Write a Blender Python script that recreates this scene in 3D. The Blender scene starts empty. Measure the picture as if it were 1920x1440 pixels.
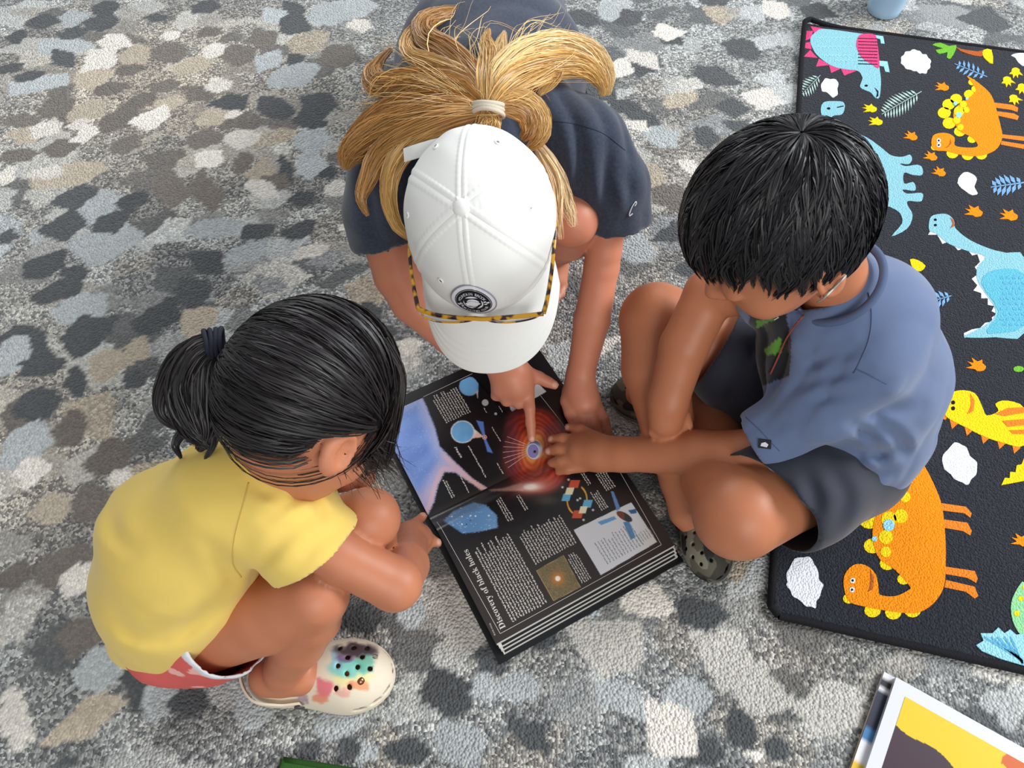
import bpy, math, random
import numpy as np
from mathutils import Vector, Matrix

# ------------------------------------------------------------------ camera, world, light
CAM_H, FPX, PITCH = 1.15, 1450.0, math.radians(58)
scene = bpy.context.scene
COL = scene.collection
cam_d = bpy.data.cameras.new('camera')
cam_d.sensor_width = 36.0
cam_d.lens = FPX / 1920.0 * 36.0
cam_d.clip_start = 0.02
cam = bpy.data.objects.new('camera', cam_d)
cam.location = (0, 0, CAM_H)
cam.rotation_euler = (math.pi / 2 - PITCH, 0, 0)
COL.objects.link(cam)
scene.camera = cam

world = bpy.data.worlds.new('world')
scene.world = world
world.use_nodes = True
bg = world.node_tree.nodes['Background']
bg.inputs['Color'].default_value = (0.93, 0.965, 1.0, 1)
bg.inputs['Strength'].default_value = 0.44

def area(name, loc, target, sx, sy, power, col):
    d = bpy.data.lights.new(name, 'AREA')
    d.shape = 'RECTANGLE'; d.size = sx; d.size_y = sy
    d.energy = power; d.color = col
    o = bpy.data.objects.new(name, d)
    o.location = loc
    v = Vector(target) - Vector(loc)
    o.rotation_euler = v.to_track_quat('-Z', 'Y').to_euler()
    COL.objects.link(o)
area('window_daylight', (4.4, 1.7, 3.1), (0.0, 0.6, 0.2), 2.3, 2.0, 330, (0.95, 0.975, 1.0))
area('near_window_daylight', (1.3, -3.4, 2.9), (0.0, 0.6, 0.2), 2.6, 1.7, 125, (1.0, 0.985, 0.96))
area('far_window_daylight', (-0.6, 3.6, 2.3), (-0.1, 0.7, 0.2), 2.2, 1.3, 62, (0.97, 0.98, 1.0))

vs = scene.view_settings
vs.view_transform = 'Standard'
vs.look = 'None'
vs.exposure = -0.06
vs.gamma = 1.0
vs.use_curve_mapping = False

# ------------------------------------------------------------------ helpers
rng = np.random.default_rng(7)
random.seed(7)
SP, CP = math.sin(PITCH), math.cos(PITCH)

def P(px, py, z):
    """point of the place seen at photo pixel (px, py) at height z"""
    x = (px - 960) / FPX; y = (720 - py) / FPX
    d = np.array([x, CP + y * SP, -SP + y * CP])
    return np.array([0, 0, CAM_H]) + (z - CAM_H) / d[2] * d

def mpp(py, z):
    """metres per photo pixel there"""
    return (CAM_H - z) / (SP - (720 - py) / FPX * CP) / FPX

def proj(v):
    v = np.asarray(v, float)
    x = v[..., 0]; y = v[..., 1]; z = v[..., 2] - CAM_H
    dep = y * CP - z * SP
    up = y * SP + z * CP
    return 960 + FPX * x / dep, 720 - FPX * up / dep

def unit(v):
    v = np.asarray(v, float)
    return v / np.maximum(np.linalg.norm(v, axis=-1, keepdims=True), 1e-12)

def srgb(r, g, b):
    def f(c):
        c /= 255.0
        return c / 12.92 if c <= 0.04045 else ((c + 0.055) / 1.055) ** 2.4
    return (f(r), f(g), f(b))

def srgb_np(a):
    a = np.asarray(a, float) / 255.0
    return np.where(a <= 0.04045, a / 12.92, ((a + 0.055) / 1.055) ** 2.4)

def new_mat(name, col=(0.8, 0.8, 0.8), rough=0.6, spec=0.5, attr=None, sss=0.0, sss_rad=(0.012, 0.005, 0.003),
            noise=None, bump=None, coat=0.0, sheen=0.0, metal=0.0, trans=0.0, weave=None):
    m = bpy.data.materials.new(name)
    m.use_nodes = True
    nt = m.node_tree; N = nt.nodes; L = nt.links
    b = N['Principled BSDF']
    b.inputs['Base Color'].default_value = (*col, 1)
    b.inputs['Roughness'].default_value = rough
    b.inputs['Specular IOR Level'].default_value = spec
    b.inputs['Metallic'].default_value = metal
    b.inputs['Coat Weight'].default_value = coat
    b.inputs['Sheen Weight'].default_value = sheen
    b.inputs['Transmission Weight'].default_value = trans
    if sss:
        b.inputs['Subsurface Weight'].default_value = sss
        b.inputs['Subsurface Radius'].default_value = sss_rad
        b.inputs['Subsurface Scale'].default_value = 1.0
    src = None
    if attr:
        a = N.new('ShaderNodeAttribute'); a.attribute_name = attr
        src = a.outputs['Color']
    tc = N.new('ShaderNodeTexCoord')
    if noise:
        sc, lo, hi = noise
        n = N.new('ShaderNodeTexNoise'); n.inputs['Scale'].default_value = sc; n.inputs['Detail'].default_value = 5
        L.new(tc.outputs['Object'], n.inputs['Vector'])
        r = N.new('ShaderNodeMapRange')
        r.inputs['From Min'].default_value = 0.3; r.inputs['From Max'].default_value = 0.7
        r.inputs['To Min'].default_value = lo; r.inputs['To Max'].default_value = hi
        L.new(n.outputs['Fac'], r.inputs['Value'])
        mx = N.new('ShaderNodeVectorMath'); mx.operation = 'SCALE'
        if src is not None: L.new(src, mx.inputs[0])
        else: mx.inputs[0].default_value = col
        L.new(r.outputs['Result'], mx.inputs['Scale'])
        src = mx.outputs['Vector']
    if src is not None:
        L.new(src, b.inputs['Base Color'])
    if bump or weave:
        bp = N.new('ShaderNodeBump')
        if weave:
            sc, st, dist = weave
            t = N.new('ShaderNodeTexVoronoi'); t.inputs['Scale'].default_value = sc
            L.new(tc.outputs['Object'], t.inputs['Vector'])
            L.new(t.outputs['Distance'], bp.inputs['Height']); bp.invert = True
        else:
            sc, st, dist = bump
            t = N.new('ShaderNodeTexNoise'); t.inputs['Scale'].default_value = sc; t.inputs['Detail'].default_value = 4
            L.new(tc.outputs['Object'], t.inputs['Vector'])
            L.new(t.outputs['Fac'], bp.inputs['Height'])
        bp.inputs['Strength'].default_value = st; bp.inputs['Distance'].default_value = dist
        L.new(bp.outputs['Normal'], b.inputs['Normal'])
    return m

def mesh_np(name, verts, faces, mat=None, parent=None, smooth=True, cols=None, k=None):
    """faces: (n,k) int array, or list of lists"""
    me = bpy.data.meshes.new(name)
    verts = np.asarray(verts, np.float32)
    if isinstance(faces, np.ndarray):
        k = faces.shape[1]
        me.vertices.add(len(verts)); me.vertices.foreach_set('co', verts.ravel())
        me.loops.add(faces.size); me.loops.foreach_set('vertex_index', faces.astype(np.int32).ravel())
        me.polygons.add(len(faces))
        me.polygons.foreach_set('loop_start', np.arange(0, faces.size, k, dtype=np.int32))
        me.polygons.foreach_set('loop_total', np.full(len(faces), k, np.int32))
        me.update(calc_edges=True)
    else:
        me.from_pydata([tuple(map(float, v)) for v in verts], [], [tuple(int(i) for i in f) for f in faces])
        me.update()
    if smooth:
        me.polygons.foreach_set('use_smooth', np.ones(len(me.polygons), bool))
    if cols is not None:
        c = np.ones((len(verts), 4), np.float32)
        cols = np.asarray(cols, np.float32)
        c[:, :cols.shape[1]] = cols
        a = me.color_attributes.new('Col', 'FLOAT_COLOR', 'POINT')
        a.data.foreach_set('color', c.ravel())
    o = bpy.data.objects.new(name, me)
    if mat: me.materials.append(mat)
    COL.objects.link(o)
    if parent is not None: set_parent(o, parent)
    return o

def set_parent(o, parent):
    o.parent = parent
    o.matrix_parent_inverse = Matrix.Translation(-Vector(parent.location))

def recentre(o, c):
    """move the object's origin to c without moving its mesh"""
    c = np.asarray(c, float)
    o.data.transform(Matrix.Translation(-Vector(c)))
    o.location = Vector(c)

def tag(o, label, cat, group=None):
    o['label'] = label; o['category'] = cat
    if group: o['group'] = group
    return o

def thing(name, loc, label, cat, group=None):
    o = bpy.data.objects.new(name, None)
    o.empty_display_size = 0.05
    o.location = Vector(loc); COL.objects.link(o)
    return tag(o, label, cat, group)

def spline(pts, n):
    """Catmull-Rom through pts (m,d) sampled at n points"""
    p = np.asarray(pts, float)
    if len(p) == 2:
        t = np.linspace(0, 1, n)[:, None]
        return p[0] * (1 - t) + p[1] * t
    p = np.vstack([2 * p[0] - p[1], p, 2 * p[-1] - p[-2]])
    m = len(p) - 3
    t = np.linspace(0, m - 1e-9, n); i = t.astype(int); u = (t - i)[:, None]
    a, b, c, d = p[i], p[i + 1], p[i + 2], p[i + 3]
    return 0.5 * (2 * b + (c - a) * u + (2 * a - 5 * b + 4 * c - d) * u ** 2 + (3 * b - a - 3 * c + d) * u ** 3)

def closed_spline(pts, per=5):
    p = np.asarray(pts, float); n = len(p); out = []
    t = np.arange(per) / per
    for i in range(n):
        a, b, c, d = p[i - 1], p[i], p[(i + 1) % n], p[(i + 2) % n]
        u = t[:, None]
        out.append(0.5 * (2 * b + (c - a) * u + (2 * a - 5 * b + 4 * c - d) * u ** 2 + (3 * b - a - 3 * c + d) * u ** 3))
    return np.vstack(out)

def tubes(C, R, sides=3, ref=None):
    """C (n,m,3) centre lines, R (n,m) radii -> verts, quads, (vertex -> strand index)"""
    n, m, _ = C.shape
    T = unit(np.gradient(C, axis=1))
    if ref is None:
        ref = unit(rng.normal(size=(n, 1, 3)))
    else:
        ref = np.broadcast_to(np.asarray(ref, float), (n, 1, 3))
    n1 = unit(np.cross(T, ref)); n2 = np.cross(T, n1)
    ang = np.arange(sides) * 2 * np.pi / sides
    V = (C[:, :, None, :] + R[:, :, None, None] * (n1[:, :, None, :] * np.cos(ang)[None, None, :, None]
         + n2[:, :, None, :] * np.sin(ang)[None, None, :, None]))
    idx = np.arange(n * m * sides).reshape(n, m, sides)
    a = idx[:, :-1, :]; b = np.roll(idx, -1, axis=2)[:, :-1, :]
    c = np.roll(idx, -1, axis=2)[:, 1:, :]; d = idx[:, 1:, :]
    Q = np.stack([a, b, c, d], -1).reshape(-1, 4)
    S = np.repeat(np.arange(n), m * sides)
    return V.reshape(-1, 3), Q, S

def tube_obj(name, pts, r, mat, parent=None, n=40, sides=10, ref=(0.13, 0.21, 0.97), cols=None):
    c = spline(pts, n)[None]
    rr = np.interp(np.linspace(0, 1, n), np.linspace(0, 1, np.size(r)), np.atleast_1d(r))[None]
    v, q, s = tubes(c, rr, sides, ref)
    caps = [list(range(sides))[::-1], list(range(len(v) - sides, len(v)))]
    return mesh_np(name, v, [list(f) for f in q] + caps, mat, parent, cols=cols)

# ---- signed-distance bodies ---------------------------------------------------------------
class Field:
    def __init__(self, lo, hi, h):
        self.lo = np.asarray(lo, float); self.h = h
        self.n = np.ceil((np.asarray(hi, float) - self.lo) / h).astype(int) + 1
        self.D = np.full(self.n, 1.0, np.float32)
    def sub(self, lo, hi):
        i0 = np.maximum(np.floor((lo - self.lo) / self.h).astype(int), 0)
        i1 = np.minimum(np.ceil((hi - self.lo) / self.h).astype(int) + 1, self.n)
        if np.any(i1 <= i0): return None, None
        ax = [(self.lo[a] + self.h * np.arange(i0[a], i1[a])).astype(np.float32) for a in range(3)]
        sl = tuple(slice(i0[a], i1[a]) for a in range(3))
        return sl, np.meshgrid(*ax, indexing='ij', sparse=True)
    def blend(self, sl, d, k):
        e = self.D[sl]
        if k <= 0: self.D[sl] = np.minimum(e, d)
        else:
            hh = np.maximum(k - np.abs(e - d), 0) / k
            self.D[sl] = np.minimum(e, d) - hh * hh * k * 0.25
    def cone(self, a, b, ra, rb, k=0.01, flat=None):
        a = np.asarray(a, float); b = np.asarray(b, float)
        mg = max(ra, rb) * (1.0 if flat is None else max(1.0, flat[1])) + k + 3 * self.h
        sl, g = self.sub(np.minimum(a, b) - mg, np.maximum(a, b) + mg)
        if sl is None: return
        X, Y, Z = g[0] - a[0], g[1] - a[1], g[2] - a[2]
        ba = b - a; l2 = max(ba @ ba, 1e-9)
        t = np.clip((X * ba[0] + Y * ba[1] + Z * ba[2]) / l2, 0, 1)
        X = X - ba[0] * t; Y = Y - ba[1] * t; Z = Z - ba[2] * t
        if flat is not None:
            nrm, s = unit(flat[0]), flat[1]
            dn = (X * nrm[0] + Y * nrm[1] + Z * nrm[2])
            f = 1.0 / s - 1.0
            X = X + nrm[0] * dn * f; Y = Y + nrm[1] * dn * f; Z = Z + nrm[2] * dn * f
        d = np.sqrt(X * X + Y * Y + Z * Z) - (ra + (rb - ra) * t)
        self.blend(sl, d.astype(np.float32), k)
    def ell(self, c, axes, rad, k=0.01, op='add'):
        """axes: 3 unit row vectors"""
        c = np.asarray(c, float); rad = np.asarray(rad, float); axes = np.asarray(axes, float)
        mg = rad.max() + k + 3 * self.h
        sl, g = self.sub(c - mg, c + mg)
        if sl is None: return
        X, Y, Z = g[0] - c[0], g[1] - c[1], g[2] - c[2]
        q = [(X * ax[0] + Y * ax[1] + Z * ax[2]) / r for ax, r in zip(axes, rad)]
        k0 = np.sqrt(q[0] ** 2 + q[1] ** 2 + q[2] ** 2)
        k1 = np.sqrt((q[0] / rad[0]) ** 2 + (q[1] / rad[1]) ** 2 + (q[2] / rad[2]) ** 2)
        d = (k0 * (k0 - 1) / np.maximum(k1, 1e-6)).astype(np.float32)
        if op == 'add': self.blend(sl, d, k)
        else:
            e = self.D[sl]; d = -d
            hh = np.maximum(k - np.abs(e - d), 0) / max(k, 1e-6)
            self.D[sl] = np.maximum(e, d) + hh * hh * k * 0.25
    def chain(self, nodes, k=0.012, flat=None):
        for (a, ra), (b, rb) in zip(nodes[:-1], nodes[1:]):
            self.cone(a, b, ra, rb, k, flat)
    def band_pts(self, w):
        m = np.abs(self.D) < w
        idx = np.argwhere(m)
        return m, self.lo + idx * self.h
    def cut(self, p, nrm, centre=None, rad=None):
        """remove what lies on the +normal side of the plane (within rad of centre)"""
        nrm = unit(nrm); p = np.asarray(p, float)
        if centre is None: lo, hi = self.lo, self.lo + self.n * self.h
        else: lo, hi = np.asarray(centre) - rad, np.asarray(centre) + rad
        sl, g = self.sub(lo, hi)
        if sl is None: return
        d = (g[0] - p[0]) * nrm[0] + (g[1] - p[1]) * nrm[1] + (g[2] - p[2]) * nrm[2]
        if centre is not None:
            q = np.sqrt((g[0] - centre[0]) ** 2 + (g[1] - centre[1]) ** 2 + (g[2] - centre[2]) ** 2) - rad
            d = np.minimum(d, -q)
        self.D[sl] = np.maximum(self.D[sl], d.astype(np.float32))
    def mesh(self):
        D = self.D
        D[0, :, :] = D[-1, :, :] = 1; D[:, 0, :] = D[:, -1, :] = 1; D[:, :, 0] = D[:, :, -1] = 1
        ins = D < 0
        nx, ny, nz = D.shape
        cnt = np.zeros((nx - 1, ny - 1, nz - 1), np.int8)
        offs = [(i, j, k) for i in (0, 1) for j in (0, 1) for k in (0, 1)]
        for (i, j, k) in offs:
            cnt += ins[i:nx - 1 + i, j:ny - 1 + j, k:nz - 1 + k]
        act = (cnt > 0) & (cnt < 8)
        idx = np.argwhere(act)
        val = np.stack([D[idx[:, 0] + i, idx[:, 1] + j, idx[:, 2] + k] for (i, j, k) in offs], 1).astype(np.float64)
        o = np.array(offs, float)
        acc = np.zeros((len(idx), 3)); num = np.zeros(len(idx))
        for a in range(8):
            for b in range(a + 1, 8):
                if np.abs(o[a] - o[b]).sum() != 1: continue
                va, vb = val[:, a], val[:, b]
                s = (va < 0) != (vb < 0)
                t = np.where(s, va / np.where(s, va - vb, 1), 0)
                acc += np.where(s[:, None], o[a] + (o[b] - o[a]) * t[:, None], 0); num += s
        V = self.lo + (idx + acc / num[:, None]) * self.h
        vid = np.full(act.shape, -1, np.int32); vid[act] = np.arange(len(idx))
        F = []
        for ax in range(3):
            A = ins[tuple(slice(0, -1) if a == ax else slice(1, -1) for a in range(3))]
            B = ins[tuple(slice(1, None) if a == ax else slice(1, -1) for a in range(3))]
            e = np.argwhere(A != B)
            flip = A[tuple(e.T)]
            e = e + np.array([0 if a == ax else 1 for a in range(3)])
            u, v = [(1, 2), (2, 0), (0, 1)][ax]
            du = np.eye(3, dtype=int)[u]; dv = np.eye(3, dtype=int)[v]
            q = np.stack([vid[tuple((e - du - dv).T)], vid[tuple((e - dv).T)], vid[tuple(e.T)], vid[tuple((e - du).T)]], 1)
            q[~flip] = q[~flip][:, ::-1]
            F.append(q)
        F = np.vstack(F)
        V = relax(V, F, 2)
        return V, F

def relax(V, F, it):
    n = len(V)
    e = np.vstack([F[:, [0, 1]], F[:, [1, 2]], F[:, [2, 3]], F[:, [3, 0]]])
    for k in range(it):
        s = np.zeros((n, 3)); c = np.zeros(n)
        for a in range(3):
            s[:, a] = np.bincount(e[:, 0], V[e[:, 1], a], n) + np.bincount(e[:, 1], V[e[:, 0], a], n)
        c = np.bincount(e[:, 0], minlength=n) + np.bincount(e[:, 1], minlength=n)
        V = V + 0.5 * (s / np.maximum(c, 1)[:, None] - V)
    return V

def N(px, py, z, r):
    """skeleton joint: photo pixel, height, radius in photo pixels -> (point, metres)"""
    return (P(px, py, z), r * mpp(py, z))

def wavy(p, seed, freq, n=5):
    """soft pseudo-noise, -1..1"""
    r = np.random.default_rng(seed)
    out = np.zeros(len(p))
    for i in range(n):
        d = unit(r.normal(size=3)) * freq * (0.6 + 0.9 * r.random())
        out += np.sin(p @ d + 1.3 * np.sin(p @ (unit(r.normal(size=3)) * freq * 0.5) + r.random() * 6) + r.random() * 6.28)
    return out / n

def in_poly(x, y, poly):
    poly = np.asarray(poly, float)
    r = np.zeros(np.shape(x), bool)
    j = len(poly) - 1
    for i in range(len(poly)):
        xi, yi = poly[i]; xj, yj = poly[j]
        c = ((yi > y) != (yj > y)) & (x < (xj - xi) * (y - yi) / (yj - yi + 1e-12) + xi)
        r ^= c; j = i
    return r

def poly_dist(x, y, poly):
    """distance to the polygon's outline (px)"""
    poly = np.asarray(poly, float); d = np.full(np.shape(x), 1e9)
    for a, b in zip(poly, np.roll(poly, -1, 0)):
        ba = b - a
        t = np.clip(((x - a[0]) * ba[0] + (y - a[1]) * ba[1]) / (ba @ ba + 1e-9), 0, 1)
        d = np.minimum(d, np.hypot(x - a[0] - ba[0] * t, y - a[1] - ba[1] * t))
    return d

def smooth01(x, a, b):
    t = np.clip((x - a) / (b - a), 0, 1)
    return t * t * (3 - 2 * t)

# ------------------------------------------------------------------ carpet (floor)
def build_floor():
    dense_x = np.arange(-1.45, 1.4501, 0.0060); dense_y = np.arange(-0.02, 2.0501, 0.0060)
    xs = np.concatenate([np.arange(-3.1, -1.455, 0.024), dense_x, np.arange(1.465, 3.1, 0.024)])
    ys = np.concatenate([np.arange(-1.0, -0.025, 0.024), dense_y, np.arange(2.066, 3.7, 0.024)])
    X, Y = np.meshgrid(xs, ys, indexing='ij')
    x = X.ravel(); y = Y.ravel(); n = len(x)
    pts = np.stack([x, y, np.zeros(n)], 1)
    # ragged pile edges
    wx = x + 0.004 * wavy(pts, 3, 160) + 0.002 * rng.normal(size=n) * 0.6
    wy = y + 0.004 * wavy(pts, 4, 160) + 0.002 * rng.normal(size=n) * 0.6
    pal = {'D': (84, 87, 89), 'G': (118, 112, 105), 'C': (226, 221, 211), 'B': (180, 186, 187), 'T': (184, 173, 155),
           'M': (146, 148, 148), 'L': (198, 196, 188)}
    vis = (np.abs(x) < 1.6) & (y > -0.3) & (y < 2.2)
    dep = np.maximum(wy * CP + CAM_H * SP, 0.2)
    px = 960 + FPX * wx / dep; py = 720 - FPX * (wy * SP - CAM_H * CP) / dep
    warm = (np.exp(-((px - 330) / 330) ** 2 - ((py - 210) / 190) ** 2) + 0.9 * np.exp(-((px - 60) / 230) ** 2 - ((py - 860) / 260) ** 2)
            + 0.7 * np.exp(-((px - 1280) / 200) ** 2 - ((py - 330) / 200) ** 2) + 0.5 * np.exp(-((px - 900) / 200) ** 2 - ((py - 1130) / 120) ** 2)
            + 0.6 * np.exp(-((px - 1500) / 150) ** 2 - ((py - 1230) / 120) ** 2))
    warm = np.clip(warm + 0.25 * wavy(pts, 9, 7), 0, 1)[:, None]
    # ground: angular shards of plain and heathered yarn
    rr = np.random.default_rng(21)
    cs = 0.068
    ca0, sa0 = math.cos(0.55), math.sin(0.55)
    gu, gv = (wx * ca0 + wy * sa0) / cs, (-wx * sa0 + wy * ca0) / (cs * 0.8)
    G = 160
    jit = rr.random((G, G, 2)) * 0.85 + 0.075; kind = rr.random((G, G)); tone = rr.normal(0, 1, (G, G)); aspect = rr.normal(0, 0.5, (G, G))
    iu, iv = np.floor(gu).astype(int), np.floor(gv).astype(int)
    best = np.full(n, 9e9); bi = np.zeros(n, int); bj = np.zeros(n, int)
    for di in (-1, 0, 1):
        for dj in (-1, 0, 1):
            a = (iu + di) % G; b = (iv + dj) % G
            du = gu - (iu + di) - jit[a, b, 0]; dv = gv - (iv + dj) - jit[a, b, 1]
            k = np.exp(aspect[a, b] * 0.5)
            dd = np.abs(du * k + 0.25 * dv) + np.abs(dv / k) * 0.9 + 0.35 * np.hypot(du, dv)
            m = dd < best; best[m] = dd[m]; bi[m] = a[m]; bj[m] = b[m]
    kd = kind[bi, bj]; tn = tone[bi, bj]
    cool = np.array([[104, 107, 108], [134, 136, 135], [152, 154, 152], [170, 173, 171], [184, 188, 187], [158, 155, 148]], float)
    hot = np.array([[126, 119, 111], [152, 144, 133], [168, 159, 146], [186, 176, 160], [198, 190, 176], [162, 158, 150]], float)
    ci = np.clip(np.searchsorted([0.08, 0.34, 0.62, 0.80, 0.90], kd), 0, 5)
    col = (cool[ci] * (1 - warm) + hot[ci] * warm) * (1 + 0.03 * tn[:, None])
    speck = np.where((ci == 0) | (ci == 4), 0.3, 1.0)
    speck = np.where(tn > 1.0, 0.4, speck)
    def paint(cx, cy, a, b, ang, c, s=0.2):
        m = np.nonzero((np.abs(wx - cx) < 1.3 * (a + b)) & (np.abs(wy - cy) < 1.3 * (a + b)))[0]
        if not len(m): return
        ca, sa = math.cos(ang), math.sin(ang)
        u = ((wx[m] - cx) * ca + (wy[m] - cy) * sa) / a; v = (-(wx[m] - cx) * sa + (wy[m] - cy) * ca) / b
        k = int(rr.choice([4, 5, 5, 6])); t0 = rr.uniform(0.2, 0.9)
        f = np.zeros(len(m))
        for q in range(k):
            th = t0 + 2 * np.pi * q / k + rr.normal(0, 0.18)
            f += np.maximum(0, (u * math.cos(th) + v * math.sin(th)) / rr.uniform(0.82, 1.02)) ** 9
        k = m[f < 1]
        col[k] = np.array(pal[c]) * rr.uniform(0.95, 1.05); speck[k] = s
    for i in range(520):                         # woven-in shards all over
        cx, cy = rr.uniform(-3.1, 3.1), rr.uniform(-1.5, 3.7)
        d = max(cy * CP + CAM_H * SP, 0.2); qx = 960 + FPX * cx / d; qy = 720 - FPX * (cy * SP - CAM_H * CP) / d
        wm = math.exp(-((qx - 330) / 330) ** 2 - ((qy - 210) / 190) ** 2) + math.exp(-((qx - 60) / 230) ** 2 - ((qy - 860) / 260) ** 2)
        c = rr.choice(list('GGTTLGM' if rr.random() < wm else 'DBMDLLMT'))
        sz = rr.uniform(0.028, 0.055)
        paint(cx, cy, sz, sz * rr.uniform(0.5, 0.95), rr.choice([0.7, -0.6]) + rr.normal(0, 0.35), c, 0.25 if c in 'DG' else 0.45)
    def patch(qx, qy, a, b, ang, c):
        p0 = P(qx, qy, 0); t = math.radians(ang)
        e1 = P(qx + 5 * math.cos(t), qy - 5 * math.sin(t), 0) - p0
        e2 = P(qx - 5 * math.sin(t), qy - 5 * math.cos(t), 0) - p0
        paint(p0[0], p0[1], a * np.linalg.norm(e1) / 5, b * np.linalg.norm(e2) / 5, math.atan2(e1[1], e1[0]), c)
    S1 = 2.743
    for c, L in {
        'B': [(370,95,95,38,5),(1370,315,75,45,-5),(1420,80,65,40,-20),(1700,70,120,70,0),(1840,30,80,40,0),(330,240,130,50,0),(510,1045,130,60,25),
              (1600,850,90,60,10),(1270,1300,130,55,25),(560,1240,200,80,10),(1100,1180,150,50,5),(1500,390,150,60,20),(1600,720,100,60,0),(190,1210,50,40,20),(20,1280,30,30,0),(200,430,150,38,8)],
        'T': [(470,390,110,60,15),(700,290,90,60,10),(450,570,110,50,30),(150,690,100,45,10),(870,530,80,40,20),(1360,880,70,60,10),(350,900,200,60,15),(1100,600,80,50,0),(1000,330,120,40,20)],
        'D': [(540,40,75,35,10),(215,110,85,40,5),(520,120,95,40,0),(90,190,50,40,0),(370,170,80,30,10),(1050,40,85,30,15),(1510,40,60,30,-20),(1510,120,85,60,10),(1515,300,45,30,0),
              (60,350,70,25,20),(150,390,80,25,10),(330,300,60,40,-30),(1200,525,90,50,-15),(1420,555,100,60,-30),(1640,540,85,65,-30),(1590,620,85,45,-20),(395,1010,115,55,25),
              (690,1030,85,45,25),(340,1165,120,60,25),(570,1140,120,50,25),(230,1370,120,55,15),(1320,1190,100,45,15),(1550,1180,95,40,25),(1060,1350,95,55,-25),(1560,1020,70,40,20),
              (380,1400,80,40,0),(40,1215,50,35,0),(1470,880,80,40,-70),(1690,885,60,30,15),(800,90,60,22,10)],
        'G': [(870,270,90,60,30),(1220,275,100,55,-15),(1350,200,60,50,-40),(1075,165,75,30,10),(665,360,75,35,0),(570,455,95,35,10),(850,440,90,30,10),(290,550,110,50,25),(600,620,120,50,20),
              (110,620,110,35,5),(310,765,100,45,10),(90,800,100,35,10),(650,750,85,50,10),(1050,715,95,45,15),(870,965,95,85,-60),(1060,980,95,75,-60),(1740,290,100,60,0),(1420,940,80,40,-10),
              (1250,830,60,45,80),(720,520,100,35,30),(1040,490,40,30,-60)],
        'C': [(585,210,80,40,-5),(525,295,85,60,0),(880,180,60,25,10),(1105,255,70,35,20),(770,610,115,40,15),(240,660,90,38,15),(405,640,65,22,15),(435,695,75,30,25),(1240,715,80,50,-15),
              (1080,820,80,50,15),(235,890,100,30,5),(1125,440,70,35,5),(1340,970,90,40,-30),(1730,970,75,40,15),(1790,1160,50,30,15),(1600,1290,110,35,15),(1850,130,70,35,-10),(1200,590,60,20,10),(40,900,40,50,0)]}.items():
        for (a, b, l, w, g) in L: patch(a / S1, b / S1, l / S1, w / S1, g, c)
    S2 = 1.565
    for c, L in {'B': [(240,90,80,45,20),(30,230,55,60,0),(75,490,65,70,0),(290,1140,75,60,20),(470,1240,60,70,0)],
                 'T': [(310,260,50,50,0),(400,215,40,40,0),(150,680,70,45,30),(580,130,60,50,0),(250,1300,110,50,30)],
                 'D': [(170,40,85,30,25),(560,45,60,45,0),(455,125,80,38,15),(250,165,85,50,35),(120,255,75,35,5),(225,310,42,38,90),(110,375,70,50,15),(395,300,40,25,20),(390,1170,30,35,0),(560,1250,60,50,0),(200,1420,40,20,0)],
                 'G': [(265,660,65,60,20),(325,530,75,45,25),(200,850,110,50,30),(40,880,60,40,10),(240,1050,80,50,20),(210,440,55,50,90)],
                 'C': [(90,570,50,35,25),(235,880,70,40,25),(45,1300,95,48,-75),(350,590,30,30,0)]}.items():
        for (a, b, l, w, g) in L: patch(a / S2, 520 + b / S2, l / S2, w / S2, g, c)
    S3 = 1.811
    for c, L in {'B': [(60,430,70,60,90),(350,470,90,60,0),(760,530,90,80,-30),(600,100,50,50,0),(850,340,60,45,-60),(970,340,70,60,0),(1540,380,80,70,0),(440,560,50,50,0),(1300,370,80,50,0)],
                 'L': [(780,110,100,100,0),(1660,220,110,80,-20),(1780,350,110,70,-20),(1270,195,110,90,-15)],
                 'D': [(430,110,80,60,0),(720,360,110,70,-20),(1000,500,90,45,-40),(1725,490,80,50,-70),(1580,90,80,60,0),(1600,570,70,40,0),(590,560,80,50,0),(250,560,50,40,0),(880,240,60,60,0),(1840,550,50,40,0),(380,560,40,40,0)],
                 'C': [(1480,485,100,92,-25),(1400,50,95,60,-10),(1770,575,30,25,0)]}.items():
        for (a, b, l, w, g) in L: patch(440 + a / S3, 1100 + b / S3, l / S3, w / S3, g, c)
    for (a, b, l, w, g, c) in [(1093,35,28,16,-25,'D'),(1142,24,22,18,0,'B'),(1204,108,30,14,-25,'C'),(1162,128,25,16,0,'C'),(1249,62,24,14,0,'C'),(1197,215,45,16,-30,'D'),(1242,257,36,20,-30,'B'),(1197,236,22,9,-20,'C'),
            (1174,198,32,12,-10,'D'),(1373,202,30,15,0,'D'),(1322,256,24,20,0,'D'),(1253,368,34,22,-20,'G'),(1275,429,42,20,25,'D'),(1290,507,28,15,0,'D'),(1300,317,34,12,-35,'C'),(1387,238,26,14,0,'D'),
            (1455,18,28,17,0,'C'),(1530,22,30,14,0,'D'),(1390,90,38,20,-20,'D'),(1340,140,40,18,-20,'D'),(1430,185,30,22,0,'C'),(765,650,26,18,0,'C'),(690,590,30,24,0,'D'),(720,625,26,18,20,'D'),
            (1130,650,30,15,40,'C'),(1110,560,30,20,0,'D'),(1190,470,40,26,0,'B'),(1210,330,40,22,-20,'T'),(1480,1110,30,24,0,'M'),(1780,30,50,20,0,'M'),(1850,40,40,20,0,'D'),(1700,1330,60,40,-30,'D'),(1560,1330,70,50,20,'L')]:
        patch(a, b, l, w, g, c)
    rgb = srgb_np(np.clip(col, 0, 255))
    nx, ny = len(xs), len(ys)
    i = np.arange(nx * ny).reshape(nx, ny)
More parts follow.
